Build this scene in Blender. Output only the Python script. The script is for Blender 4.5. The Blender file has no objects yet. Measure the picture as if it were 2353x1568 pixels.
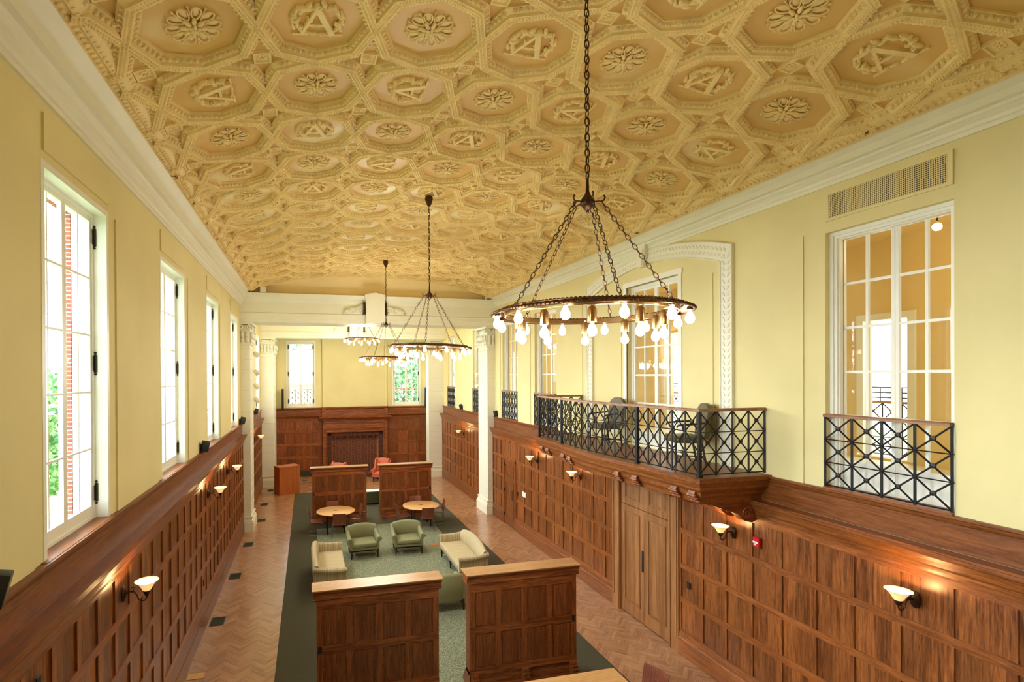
import bpy, bmesh, math, random
import numpy as np
from mathutils import Vector, Matrix
PI = math.pi
sin, cos, rad = math.sin, math.cos, math.radians
S = bpy.context.scene
COL = S.collection
rnd = random.Random(7)

# ------------------------------------------------------------------ camera, world, exposure
cam_data = bpy.data.cameras.new('camera')
cam = bpy.data.objects.new('camera', cam_data); COL.objects.link(cam)
cam_data.sensor_fit = 'HORIZONTAL'; cam_data.sensor_width = 36.0
F_PX, CX_PX, CY_PX = 1171.92, 989.32, 867.68
cam_data.lens = F_PX / 2353 * 36
cam_data.shift_x = (1176.5 - CX_PX) / 2353
cam_data.shift_y = (CY_PX - 784.0) / 2353
right = Vector((0.97221476, -0.23402608, -0.00549993))
fwd = Vector((0.23400823, 0.97222757, -0.00369999))
up = Vector((0.00621308, 0.00231016, 0.99997803))
M = Matrix.Identity(4)
for i in range(3):
    M[i][0] = right[i]; M[i][1] = up[i]; M[i][2] = -fwd[i]; M[i][3] = (0, 0, 5.5)[i]
cam.matrix_world = M
cam_data.clip_start = 0.05; cam_data.clip_end = 300
S.camera = cam

w = bpy.data.worlds.new('sky_world'); S.world = w; w.use_nodes = True
bg = w.node_tree.nodes['Background']
bg.inputs[0].default_value = (0.80, 0.93, 1.0, 1); bg.inputs[1].default_value = 2.8
sun_d = bpy.data.lights.new('hazy_sun', 'SUN'); sun_d.energy = 15.0; sun_d.angle = math.radians(75); sun_d.color = (0.86, 0.96, 1.0)
sun = bpy.data.objects.new('hazy_sun', sun_d); COL.objects.link(sun)
sun.rotation_euler = Vector((0.90, -0.22, -0.42)).to_track_quat('-Z', 'Y').to_euler()
S.view_settings.view_transform = 'Standard'; S.view_settings.look = 'None'
S.view_settings.gamma = 1; S.view_settings.use_curve_mapping = False
S.view_settings.exposure = 1.15
try:
    S.cycles.max_bounces = 8; S.cycles.diffuse_bounces = 5; S.cycles.glossy_bounces = 3
    S.cycles.transmission_bounces = 4; S.cycles.transparent_max_bounces = 8
    S.cycles.caustics_reflective = False; S.cycles.caustics_refractive = False
    S.cycles.sample_clamp_indirect = 6; S.cycles.use_denoising = True
    S.cycles.blur_glossy = 1.0
except Exception: pass
BULB_W = 19.0      # watts of each chandelier point lamp
SCONCE_W = 4.5

# ------------------------------------------------------------------ dimensions
XL, XR = -2.29, 7.208          # plaster faces
PL, PR = -2.23, 7.10           # panelling faces
CX = 2.46                      # centre line
Y0, Y1 = -4.0, 19.0            # main bay
ZL = 3.86                      # top of the panelling
def ceil_z(x):
    u = abs(x - CX) / 4.42
    return 9.22 - 0.67 * min(u, 1.08) ** 3

# ------------------------------------------------------------------ materials
def N(nt, t, loc=(0, 0), **kw):
    n = nt.nodes.new(t)
    for k, v in kw.items(): setattr(n, k, v)
    return n
def srgb(r, g, b):
    f = lambda c: ((c / 255 + 0.055) / 1.055) ** 2.4 if c > 10 else c / 255 / 12.92
    return (f(r), f(g), f(b), 1)
def newmat(name):
    m = bpy.data.materials.new(name); m.use_nodes = True
    nt = m.node_tree; return m, nt, nt.nodes['Principled BSDF']
def plain(name, col, rough=0.5, metal=0.0, var=0.0, vscale=3.0, bump=0.0, bscale=60, spec=0.5, coat=0.0):
    m, nt, p = newmat(name)
    p.inputs['Roughness'].default_value = rough; p.inputs['Metallic'].default_value = metal
    p.inputs['Specular IOR Level'].default_value = spec; p.inputs['Coat Weight'].default_value = coat
    L = nt.links.new
    if var > 0 or bump > 0: tc = N(nt, 'ShaderNodeTexCoord')
    if var > 0:
        no = N(nt, 'ShaderNodeTexNoise'); no.inputs['Scale'].default_value = vscale; no.inputs['Detail'].default_value = 4
        L(tc.outputs['Object'], no.inputs['Vector'])
        cr = N(nt, 'ShaderNodeValToRGB'); e = cr.color_ramp.elements
        e[0].position = 0.3; e[1].position = 0.7
        e[0].color = [c * (1 - var) for c in col[:3]] + [1]; e[1].color = [min(1, c * (1 + var)) for c in col[:3]] + [1]
        L(no.outputs['Fac'], cr.inputs['Fac']); L(cr.outputs['Color'], p.inputs['Base Color'])
    else: p.inputs['Base Color'].default_value = col
    if bump > 0:
        n2 = N(nt, 'ShaderNodeTexNoise'); n2.inputs['Scale'].default_value = bscale; n2.inputs['Detail'].default_value = 2
        L(tc.outputs['Object'], n2.inputs['Vector'])
        b = N(nt, 'ShaderNodeBump'); b.inputs['Strength'].default_value = bump; b.inputs['Distance'].default_value = 0.01
        L(n2.outputs['Fac'], b.inputs['Height']); L(b.outputs['Normal'], p.inputs['Normal'])
    return m
def wood(name, dark, light, axis='z', rough=0.35, uv=False, tone=True, scale=1.0, coat=0.0, tv=0.35, wave=0.30, lo=0.26, hi=0.78):
    m, nt, p = newmat(name); L = nt.links.new
    tc = N(nt, 'ShaderNodeTexCoord'); mp = N(nt, 'ShaderNodeMapping')
    s = {'x': (0.9, 12, 12), 'y': (12, 0.9, 12), 'z': (12, 12, 0.9)}[axis]
    mp.inputs['Scale'].default_value = tuple(v * scale for v in s)
    L(tc.outputs['UV' if uv else 'Object'], mp.inputs['Vector'])
    at = N(nt, 'ShaderNodeAttribute', attribute_name='tone')
    add = N(nt, 'ShaderNodeVectorMath', operation='ADD')
    L(mp.outputs['Vector'], add.inputs[0])
    if tone:
        mul = N(nt, 'ShaderNodeMath', operation='MULTIPLY'); mul.inputs[1].default_value = 37.0
        L(at.outputs['Fac'], mul.inputs[0]); L(mul.outputs[0], add.inputs[1])
    n1 = N(nt, 'ShaderNodeTexNoise'); n1.inputs['Scale'].default_value = 1.0; n1.inputs['Detail'].default_value = 5; n1.inputs['Distortion'].default_value = 1.2
    L(add.outputs[0], n1.inputs['Vector'])
    wv = N(nt, 'ShaderNodeTexWave'); wv.inputs['Scale'].default_value = 0.9; wv.inputs['Distortion'].default_value = 7; wv.inputs['Detail'].default_value = 3
    wv.bands_direction = {'x': 'Y', 'y': 'X', 'z': 'X'}[axis] if not uv else 'Y'
    wv.inputs['Detail Scale'].default_value = 0.7
    L(add.outputs[0], wv.inputs['Vector'])
    mx = N(nt, 'ShaderNodeMath', operation='MULTIPLY_ADD'); mx.inputs[1].default_value = wave
    L(wv.outputs['Fac'], mx.inputs[0])
    m6 = N(nt, 'ShaderNodeMath', operation='MULTIPLY'); m6.inputs[1].default_value = 0.75
    L(n1.outputs['Fac'], m6.inputs[0]); L(m6.outputs[0], mx.inputs[2])
    cr = N(nt, 'ShaderNodeValToRGB'); e = cr.color_ramp.elements
    e[0].position = lo; e[1].position = hi; e[0].color = dark; e[1].color = light
    fp = N(nt, 'ShaderNodeTexNoise'); fp.inputs['Scale'].default_value = 5.0; fp.inputs['Detail'].default_value = 3; L(add.outputs[0], fp.inputs['Vector'])
    f2 = N(nt, 'ShaderNodeMath', operation='MULTIPLY_ADD'); f2.inputs[1].default_value = 0.50; L(fp.outputs['Fac'], f2.inputs[0])
    f3 = N(nt, 'ShaderNodeMath', operation='SUBTRACT'); f3.inputs[1].default_value = 0.25; L(mx.outputs[0], f3.inputs[0]); L(f3.outputs[0], f2.inputs[2])
    L(f2.outputs[0], cr.inputs['Fac'])
    out = cr.outputs['Color']
    if tone:
        mr = N(nt, 'ShaderNodeMapRange'); mr.inputs['To Min'].default_value = 1 - tv; mr.inputs['To Max'].default_value = 1 + tv * 0.75
        L(at.outputs['Fac'], mr.inputs['Value'])
        hv = N(nt, 'ShaderNodeVectorMath', operation='SCALE'); L(out, hv.inputs[0]); L(mr.outputs[0], hv.inputs['Scale']); out = hv.outputs[0]
    L(out, p.inputs['Base Color'])
    rr = N(nt, 'ShaderNodeMapRange'); rr.inputs['To Min'].default_value = rough - 0.06; rr.inputs['To Max'].default_value = rough + 0.12
    L(n1.outputs['Fac'], rr.inputs['Value']); L(rr.outputs[0], p.inputs['Roughness'])
    b = N(nt, 'ShaderNodeBump'); b.inputs['Strength'].default_value = 0.12; b.inputs['Distance'].default_value = 0.004
    L(mx.outputs[0], b.inputs['Height']); L(b.outputs['Normal'], p.inputs['Normal'])
    p.inputs['Coat Weight'].default_value = coat; p.inputs['Coat Roughness'].default_value = 0.2
    return m
def emit(name, col, strength):
    m, nt, p = newmat(name)
    p.inputs['Base Color'].default_value = col; p.inputs['Emission Color'].default_value = col
    p.inputs['Emission Strength'].default_value = strength
    return m
def glass_mat(name, tint=(1, 1, 1, 1), refl=0.09):
    m = bpy.data.materials.new(name); m.use_nodes = True; nt = m.node_tree; nt.nodes.clear(); L = nt.links.new
    o = N(nt, 'ShaderNodeOutputMaterial'); mix = N(nt, 'ShaderNodeMixShader'); t = N(nt, 'ShaderNodeBsdfTransparent'); g = N(nt, 'ShaderNodeBsdfGlossy')
    t.inputs[0].default_value = tint; g.inputs['Roughness'].default_value = 0.02
    lw = N(nt, 'ShaderNodeLayerWeight'); pw = N(nt, 'ShaderNodeMath', operation='POWER'); pw.inputs[1].default_value = 5.0
    L(lw.outputs['Facing'], pw.inputs[0]); ma = N(nt, 'ShaderNodeMath', operation='MULTIPLY_ADD'); ma.inputs[1].default_value = 0.5; ma.inputs[2].default_value = 0.035
    L(pw.outputs[0], ma.inputs[0]); L(ma.outputs[0], mix.inputs[0]); L(t.outputs[0], mix.inputs[1]); L(g.outputs[0], mix.inputs[2]); L(mix.outputs[0], o.inputs[0])
    return m
def striped(name, a, b, axis, n):
    m, nt, p = newmat(name); L = nt.links.new
    tc = N(nt, 'ShaderNodeTexCoord'); sp = N(nt, 'ShaderNodeSeparateXYZ'); L(tc.outputs['Object'], sp.inputs[0])
    nz = N(nt, 'ShaderNodeTexNoise'); nz.noise_dimensions = '1D'; nz.inputs['Scale'].default_value = n; nz.inputs['Detail'].default_value = 3
    L(sp.outputs[axis], nz.inputs['W'])
    cr = N(nt, 'ShaderNodeValToRGB'); e = cr.color_ramp.elements
    e[0].position = 0.42; e[1].position = 0.58; e[0].color = a; e[1].color = b
    L(nz.outputs['Fac'], cr.inputs['Fac']); L(cr.outputs['Color'], p.inputs['Base Color']); p.inputs['Roughness'].default_value = 0.85
    return m
def two_tone(name, a, b, scale, lo=0.45, hi=0.55, rough=0.9, bump=0.3, detail=3):
    m, nt, p = newmat(name); L = nt.links.new
    tc = N(nt, 'ShaderNodeTexCoord'); no = N(nt, 'ShaderNodeTexNoise'); no.inputs['Scale'].default_value = scale; no.inputs['Detail'].default_value = detail
    L(tc.outputs['Object'], no.inputs['Vector'])
    cr = N(nt, 'ShaderNodeValToRGB'); e = cr.color_ramp.elements
    e[0].position = lo; e[1].position = hi; e[0].color = a; e[1].color = b
    L(no.outputs['Fac'], cr.inputs['Fac']); L(cr.outputs['Color'], p.inputs['Base Color']); p.inputs['Roughness'].default_value = rough
    bp = N(nt, 'ShaderNodeBump'); bp.inputs['Strength'].default_value = bump; bp.inputs['Distance'].default_value = 0.01
    L(no.outputs['Fac'], bp.inputs['Height']); L(bp.outputs['Normal'], p.inputs['Normal'])
    return m
def brick_mat(name, c1, c2, mortar, scale, axis_swap=False):
    m, nt, p = newmat(name); L = nt.links.new
    tc = N(nt, 'ShaderNodeTexCoord'); sp = N(nt, 'ShaderNodeSeparateXYZ'); cb = N(nt, 'ShaderNodeCombineXYZ')
    L(tc.outputs['Object'], sp.inputs[0])
    ad = N(nt, 'ShaderNodeMath', operation='ADD'); L(sp.outputs['X'], ad.inputs[0]); L(sp.outputs['Y'], ad.inputs[1])
    L(ad.outputs[0], cb.inputs['X']); L(sp.outputs['Z'], cb.inputs['Y'])
    bt = N(nt, 'ShaderNodeTexBrick'); bt.inputs['Scale'].default_value = scale
    bt.inputs['Color1'].default_value = c1; bt.inputs['Color2'].default_value = c2; bt.inputs['Mortar'].default_value = mortar
    bt.inputs['Mortar Size'].default_value = 0.03; bt.inputs['Brick Width'].default_value = 0.6; bt.inputs['Row Height'].default_value = 0.22
    L(cb.outputs[0], bt.inputs['Vector']); L(bt.outputs['Color'], p.inputs['Base Color']); p.inputs['Roughness'].default_value = 0.85
    return m

OAK_D, OAK_L = srgb(86, 42, 12), srgb(172, 102, 48)
MT = dict(
    wall=plain('yellow_plaster', srgb(227, 215, 158), 0.75, var=0.05, vscale=0.8, bump=0.05, bscale=25),
    ochre=plain('ochre_plaster', srgb(228, 200, 136), 0.7, var=0.04, vscale=1.0),
    lunette=plain('pale_ochre_plaster', srgb(246, 226, 174), 0.7, var=0.03, vscale=1.0),
    cream=plain('cream_plaster', srgb(236, 234, 214), 0.55, var=0.02, vscale=2),
    white=plain('white_paint', srgb(240, 240, 228), 0.4),
    relief=plain('gilt_plaster_relief', srgb(236, 210, 148), 0.6, var=0.07, vscale=5),
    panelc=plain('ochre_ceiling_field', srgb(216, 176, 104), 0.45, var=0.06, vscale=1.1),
    oakz=wood('oak_upright_grain', OAK_D, OAK_L, 'z', scale=2.3, wave=0.22, lo=0.24, hi=0.80), oaky=wood('oak_long_grain', OAK_D, OAK_L, 'y', scale=2.4, wave=0.10, lo=0.18, hi=0.78),
    oakx=wood('oak_cross_grain', OAK_D, OAK_L, 'x', scale=2.0),
    redz=wood('dark_oak_upright', srgb(102, 48, 16), srgb(156, 88, 42), 'z', wave=0.12, lo=.3, hi=.62, scale=1.5), redx=wood('dark_oak_cross', srgb(102, 48, 16), srgb(162, 92, 46), 'x', wave=0.12, lo=.3, hi=.62, scale=1.5),
    capx=wood('pale_oak_cap', srgb(160, 112, 68), srgb(200, 154, 104), 'x', rough=0.3),
    doorz=wood('pale_oak_door', srgb(134, 86, 44), srgb(176, 122, 74), 'z', rough=0.45),
    raily=wood('worn_oak_handrail', srgb(112, 72, 46), srgb(160, 116, 82), 'y', rough=0.4, tone=False),
    parquet=wood('herringbone_parquet', srgb(138, 90, 56), srgb(208, 162, 120), 'x', rough=0.2, uv=True, scale=1.0, tv=0.18, coat=0.35, lo=0.12, hi=0.92, wave=0.15),
    maple=wood('maple_tabletop', srgb(214, 160, 98), srgb(232, 186, 126), 'x', rough=0.3, tone=False, scale=0.7),
    cherry=wood('cherry_plywood', srgb(104, 50, 34), srgb(150, 84, 58), 'z', rough=0.35, tone=False),
    orangez=wood('orange_cherry_veneer', srgb(168, 88, 40), srgb(206, 122, 64), 'z', rough=0.35, tone=False, scale=2.5),
    legwood=plain('dark_walnut', srgb(48, 28, 18), 0.4),
    iron=plain('black_iron', srgb(30, 29, 30), 0.45, metal=0.3), black=plain('black_plastic', srgb(24, 25, 26), 0.5),
    bronze=plain('dark_bronze', srgb(74, 50, 34), 0.35, metal=0.8, var=0.2, vscale=30),
    brass=plain('antique_brass', srgb(196, 160, 112), 0.28, metal=1.0, var=0.15, vscale=20),
    steel=plain('brushed_steel', srgb(150, 150, 148), 0.3, metal=0.9),
    rope=plain('bronze_rope_rim', srgb(112, 78, 52), 0.35, metal=0.85, var=0.3, vscale=60),
    glass=glass_mat('window_glass'),
    bulb=emit('lit_bulb', (1.0, 0.90, 0.66, 1), 7.0),
    shade=emit('lit_amber_glass', (1.0, 0.66, 0.26, 1), 0.38), shade_in=emit('lamp_core', (1.0, 0.84, 0.5, 1), 6.0),
    green=two_tone('sage_upholstery', srgb(124, 124, 86), srgb(144, 142, 102), 180, rough=0.8),
    olive=plain('olive_leather', srgb(92, 84, 58), 0.5, var=0.05, vscale=5),
    darkgreen=plain('dark_green_back', srgb(82, 88, 56), 0.8),
    beige=striped('striped_beige', srgb(164, 146, 112), srgb(206, 190, 152), 'Y', 45),
    beige_arm=striped('striped_beige_arm', srgb(136, 116, 88), srgb(190, 172, 138), 'X', 60),
    coral=plain('coral_upholstery', srgb(206, 110, 82), 0.8, var=0.05, vscale=10),
    carpet_d=two_tone('dark_olive_carpet', srgb(62, 60, 42), srgb(78, 74, 52), 90, rough=0.95),
    carpet_l=two_tone('sage_loop_carpet', srgb(84, 96, 72), srgb(158, 160, 132), 62, lo=0.40, hi=0.60, rough=0.95, bump=0.5, detail=1.5),
    ventm=plain('dark_floor_grille', srgb(50, 54, 46), 0.5), brick=brick_mat('red_brick', srgb(160, 84, 66), srgb(136, 70, 56), srgb(196, 176, 160), 4.5),
    palebrick=brick_mat('pale_red_brick', srgb(226, 180, 164), srgb(214, 164, 148), srgb(236, 224, 214), 4.5),
    firebrick=plain('dark_firebrick', srgb(84, 42, 30), 0.8, var=0.3, vscale=9), mortar=plain('pale_mortar', srgb(170, 112, 80), 0.9),
    red=plain('red_enamel', srgb(196, 30, 34), 0.35), whitep=plain('white_plastic', srgb(240, 242, 240), 0.4),
    leaf=two_tone('leaves', srgb(70, 122, 76), srgb(140, 184, 128), 3.0, rough=0.8), bark=plain('bark', srgb(92, 74, 58), 0.9),
    lawn=two_tone('lawn', srgb(96, 126, 70), srgb(120, 146, 88), 2.0), paleroof=plain('pale_roof', srgb(240, 242, 244), 0.7),
    hinge=plain('hinge_steel', srgb(70, 66, 56), 0.35, metal=0.9),
    grille=None,
)
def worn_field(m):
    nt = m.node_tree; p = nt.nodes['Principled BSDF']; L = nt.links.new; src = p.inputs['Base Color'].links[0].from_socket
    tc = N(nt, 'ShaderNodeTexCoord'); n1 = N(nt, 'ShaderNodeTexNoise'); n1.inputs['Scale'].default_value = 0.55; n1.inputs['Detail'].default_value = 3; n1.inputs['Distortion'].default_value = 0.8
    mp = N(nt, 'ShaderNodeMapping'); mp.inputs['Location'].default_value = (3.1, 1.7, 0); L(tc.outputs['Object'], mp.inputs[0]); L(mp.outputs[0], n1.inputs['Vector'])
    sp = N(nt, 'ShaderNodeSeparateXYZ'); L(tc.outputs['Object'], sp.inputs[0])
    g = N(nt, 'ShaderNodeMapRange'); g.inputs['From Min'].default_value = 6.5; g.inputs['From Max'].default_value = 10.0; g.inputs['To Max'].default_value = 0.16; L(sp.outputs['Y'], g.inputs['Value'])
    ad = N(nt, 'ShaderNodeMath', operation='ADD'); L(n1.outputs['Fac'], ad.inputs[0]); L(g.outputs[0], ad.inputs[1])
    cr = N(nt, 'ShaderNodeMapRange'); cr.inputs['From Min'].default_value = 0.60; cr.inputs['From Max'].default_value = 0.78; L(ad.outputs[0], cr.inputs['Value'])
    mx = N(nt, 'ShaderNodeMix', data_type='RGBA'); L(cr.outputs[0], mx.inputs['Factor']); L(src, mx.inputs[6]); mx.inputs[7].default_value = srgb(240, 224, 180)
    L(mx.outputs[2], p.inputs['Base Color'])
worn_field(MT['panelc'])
def perforated():
    m, nt, p = newmat('perforated_grille'); L = nt.links.new
    tc = N(nt, 'ShaderNodeTexCoord'); v = N(nt, 'ShaderNodeTexVoronoi'); v.inputs['Scale'].default_value = 42; v.inputs['Randomness'].default_value = 0.0
    sp = N(nt, 'ShaderNodeSeparateXYZ'); cb = N(nt, 'ShaderNodeCombineXYZ')
    L(tc.outputs['Object'], sp.inputs[0]); L(sp.outputs['Y'], cb.inputs['X']); L(sp.outputs['Z'], cb.inputs['Y'])
    v.voronoi_dimensions = '2D'; L(cb.outputs[0], v.inputs['Vector'])
    cr = N(nt, 'ShaderNodeValToRGB'); cr.color_ramp.interpolation = 'CONSTANT'; e = cr.color_ramp.elements
    e[0].color = srgb(84, 72, 44); e[1].position = 0.36; e[1].color = srgb(222, 206, 150)
    L(v.outputs['Distance'], cr.inputs['Fac']); L(cr.outputs['Color'], p.inputs['Base Color']); return m
MT['grille'] = perforated()

# ------------------------------------------------------------------ mesh builder
class MB:
    def __init__(s): s.v = []; s.f = []; s.t = []; s.u = {}
    def add(s, vs, fs, tone=0.5, xf=None):
        o = len(s.v)
        if xf is not None: vs = [tuple(xf @ Vector(p)) for p in vs]
        s.v.extend([tuple(p) for p in vs]); s.f.extend([tuple(i + o for i in f) for f in fs]); s.t.extend([tone] * len(fs)); return s
    def box(s, x0, x1, y0, y1, z0, z1, tone=0.5, xf=None):
        vs = [(x, y, z) for x in (x0, x1) for y in (y0, y1) for z in (z0, z1)]
        return s.add(vs, [(0, 1, 3, 2), (4, 6, 7, 5), (0, 4, 5, 1), (2, 3, 7, 6), (0, 2, 6, 4), (1, 5, 7, 3)], tone, xf)
    def rbox(s, x0, x1, y0, y1, z0, z1, r=0.02, seg=2, tone=0.5, xf=None):
        bm = bmesh.new(); bmesh.ops.create_cube(bm, size=1)
        for v in bm.verts: v.co = Vector(((x0 + x1) / 2 + v.co.x * (x1 - x0), (y0 + y1) / 2 + v.co.y * (y1 - y0), (z0 + z1) / 2 + v.co.z * (z1 - z0)))
        r = min(r, 0.49 * min(x1 - x0, y1 - y0, z1 - z0))
        bmesh.ops.bevel(bm, geom=bm.edges[:], offset=r, segments=seg, affect='EDGES', profile=0.5)
        bm.verts.index_update(); vs = [tuple(v.co) for v in bm.verts]; fs = [tuple(v.index for v in f.verts) for f in bm.faces]; bm.free()
        return s.add(vs, fs, tone, xf)
    def prism(s, poly, d0, d1, axis='x', tone=0.5, xf=None):
        # poly is a list of 2D points in the plane perpendicular to axis
        def p3(a, b, d): return {'x': (d, a, b), 'y': (a, d, b), 'z': (a, b, d)}[axis]
        n = len(poly); vs = [p3(a, b, d0) for a, b in poly] + [p3(a, b, d1) for a, b in poly]
        fs = [tuple(range(n)), tuple(range(2 * n - 1, n - 1, -1))] + [(i, (i + 1) % n, n + (i + 1) % n, n + i) for i in range(n)]
        return s.add(vs, fs, tone, xf)
    def lathe(s, prof, c=(0, 0, 0), n=16, tone=0.5, xf=None, sx=1, sy=1, flute=0):
        vs = []; fs = []; m = len(prof)
        for i in range(n):
            a = 2 * PI * i / n; fl = 1 + flute * (i % 2)
            for r, z in prof: vs.append((c[0] + r * fl * cos(a) * sx, c[1] + r * fl * sin(a) * sy, c[2] + z))
        for i in range(n):
            j = (i + 1) % n
            for k in range(m - 1): fs.append((i * m + k, j * m + k, j * m + k + 1, i * m + k + 1))
        if prof[0][0] > 1e-5: fs.append(tuple(i * m for i in range(n))[::-1])
        if prof[-1][0] > 1e-5: fs.append(tuple(i * m + m - 1 for i in range(n)))
        return s.add(vs, fs, tone, xf)
    def ball(s, c, rx, ry=None, rz=None, n=10, k=6, tone=0.5, xf=None):
        ry = ry or rx; rz = rz or rx; vs = [(c[0], c[1], c[2] - rz)]; fs = []
        for j in range(1, k):
            b = -PI / 2 + PI * j / k
            for i in range(n): a = 2 * PI * i / n; vs.append((c[0] + rx * cos(b) * cos(a), c[1] + ry * cos(b) * sin(a), c[2] + rz * sin(b)))
        vs.append((c[0], c[1], c[2] + rz)); t = len(vs) - 1
        for i in range(n):
            j = (i + 1) % n; fs.append((0, 1 + j, 1 + i)); fs.append((t, 1 + (k - 2) * n + i, 1 + (k - 2) * n + j))
            for q in range(k - 2): fs.append((1 + q * n + i, 1 + q * n + j, 1 + (q + 1) * n + j, 1 + (q + 1) * n + i))
        return s.add(vs, fs, tone, xf)
    def tube(s, pts, r, n=8, closed=False, tone=0.5, xf=None):
        pts = [Vector(p) for p in pts]; m = len(pts); vs = []; fs = []
        rr = r if isinstance(r, (list, tuple)) else [r] * m
        prev = None
        for i, p in enumerate(pts):
            a = pts[(i - 1) % m] if (closed or i > 0) else p; b = pts[(i + 1) % m] if (closed or i < m - 1) else p
            t = (b - a).normalized()
            if prev is None:
                q = Vector((0, 0, 1)) if abs(t.z) < 0.9 else Vector((1, 0, 0)); nrm = (q - t * q.dot(t)).normalized()
            else: nrm = (prev - t * prev.dot(t)).normalized()
            prev = nrm; bn = t.cross(nrm)
            for k in range(n): an = 2 * PI * k / n; vs.append(tuple(p + (nrm * cos(an) + bn * sin(an)) * rr[i]))
        for i in range(m if closed else m - 1):
            j = (i + 1) % m
            for k in range(n): l = (k + 1) % n; fs.append((i * n + k, i * n + l, j * n + l, j * n + k))
        if not closed: fs.append(tuple(range(n))[::-1]); fs.append(tuple(range((m - 1) * n, m * n)))
        return s.add(vs, fs, tone, xf)
    def sweep(s, prof, path, tone=0.5, xf=None):
        # path: list of (origin, u_vector, v_vector); prof: 2D points (closed loop)
        n = len(prof); vs = []; fs = []
        for o, u, v in path:
            for a, b in prof: vs.append(tuple(Vector(o) + Vector(u) * a + Vector(v) * b))
        for i in range(len(path) - 1):
            for k in range(n): l = (k + 1) % n; fs.append((i * n + k, i * n + l, (i + 1) * n + l, (i + 1) * n + k))
        fs.append(tuple(range(n))[::-1]); fs.append(tuple(range((len(path) - 1) * n, len(path) * n)))
        return s.add(vs, fs, tone, xf)
    def mesh(s, name, mat, smooth=35):
        me = bpy.data.meshes.new(name); me.from_pydata(s.v, [], s.f)
        me.materials.append(mat)
        bm = bmesh.new(); bm.from_mesh(me); bmesh.ops.recalc_face_normals(bm, faces=bm.faces[:]); bm.to_mesh(me); bm.free()
        at = me.attributes.new('tone', 'FLOAT', 'FACE'); at.data.foreach_set('value', s.t)
        if smooth:
            me.shade_smooth(); me.set_sharp_from_angle(angle=rad(smooth))
        else: me.shade_flat()
        me.update(); return me
    def obj(s, name, mat, parent=None, smooth=35, label=None):
        if isinstance(mat, str): mat = MT[mat]
        o = bpy.data.objects.new(name, s.mesh(name, mat, smooth)); COL.objects.link(o)
        if parent is not None: o.parent = parent
        if label: o['label'] = label
        return o
def tag(o, label, cat, group=None, kind=None):
    o['label'] = label; o['category'] = cat
    if group: o['group'] = group
    if kind: o['kind'] = kind
    return o
def struct(o, label, cat): return tag(o, label, cat, kind='structure')
def thing(name, label, cat, loc=(0, 0, 0), rz=0.0, group=None):
    o = bpy.data.objects.new(name, None); COL.objects.link(o); o.location = loc; o.rotation_euler = (0, 0, rz); o.empty_display_size = 0.1
    return tag(o, label, cat, group)
def dup(root, loc, rz=0.0, label=None, group=None):
    r = root.copy(); COL.objects.link(r); r.location = loc; r.rotation_euler = (0, 0, rz)
    if label: r['label'] = label
    if group: r['group'] = group
    for ch in list(root.children):
        c = ch.copy(); COL.objects.link(c); c.parent = r
        for g in list(ch.children):
            d = g.copy(); COL.objects.link(d); d.parent = c
    return r
def place(proto, used, loc, rz, label, group=None):
    if not used:
        used.append(1); proto.location = loc; proto.rotation_euler = (0, 0, rz); proto['label'] = label
        if group: proto['group'] = group
        return proto
    return dup(proto, loc, rz, label, group)
def T(x=0, y=0, z=0, rz=0.0, rx=0.0, ry=0.0, s=1.0):
    return Matrix.Translation((x, y, z)) @ Matrix.Rotation(rz, 4, 'Z') @ Matrix.Rotation(ry, 4, 'Y') @ Matrix.Rotation(rx, 4, 'X') @ Matrix.Diagonal((s, s, s, 1))
def light(name, loc, watts, col=(1, 0.78, 0.5), r=0.05, parent=None):
    d = bpy.data.lights.new(name, 'POINT'); d.energy = watts; d.color = col; d.shadow_soft_size = r
    o = bpy.data.objects.new(name, d); COL.objects.link(o); o.location = loc
    if parent is not None: o.parent = parent
    return o

# ================================================================== FLOOR
def build_floor():
    verts, faces, tones, uvs = [], [], [], []
    wd, n = 0.075, 5; L_ = n * wd; c = cos(PI / 4)
    x0, x1, y0, y1 = -2.35, 7.25, 2.0, 29.2
    for a in range(-420, 420):
        for b in range(-40, 40):
            # lattice (1,1)*a + (n,-n)*b
            i, j = a + n * b, a - n * b
            for kind in (0, 1):
                if kind == 0: q = (i, j, i + n, j + 1)
                else: q = (i + n, j - n + 1, i + n + 1, j + 1)
                mx, my = (q[0] + q[2]) / 2 * wd, (q[1] + q[3]) / 2 * wd
                X = (mx - my) * c + 2.4; Y = (mx + my) * c + 10
                if not (x0 < X < x1 and y0 < Y < y1): continue
                if 0.1 < X < 4.9 and Y < 24.2: continue
                o = len(verts)
                for (u, v) in ((q[0], q[1]), (q[2], q[1]), (q[2], q[3]), (q[0], q[3])):
                    u *= wd; v *= wd; verts.append(((u - v) * c + 2.4, (u + v) * c + 10, 0.0))
                faces.append((o, o + 1, o + 2, o + 3)); tones.append(rnd.random())
                r1, r2 = rnd.random() * 20, rnd.random() * 20
                uv = [(0, 0), (L_, 0), (L_, wd), (0, wd)] if kind == 0 else [(0, wd), (0, 0), (L_, 0), (L_, wd)]
                uvs += [(p[0] + r1, p[1] + r2) for p in uv]
    me = bpy.data.meshes.new('floor'); me.from_pydata(verts, [], faces); me.materials.append(MT['parquet'])
    at = me.attributes.new('tone', 'FLOAT', 'FACE'); at.data.foreach_set('value', tones)
    ul = me.uv_layers.new(name='UVMap'); ul.data.foreach_set('uv', np.array(uvs, dtype=np.float32).ravel())
    me.shade_flat(); o = bpy.data.objects.new('floor', me); COL.objects.link(o)
    struct(o, 'oak herringbone parquet floor of the long hall', 'floor')
    sb = MB().box(-2.9, 7.6, Y0 - 0.3, 29.4, -0.3, -0.002); sb.obj('subfloor', 'oaky', o)
build_floor()

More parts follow.
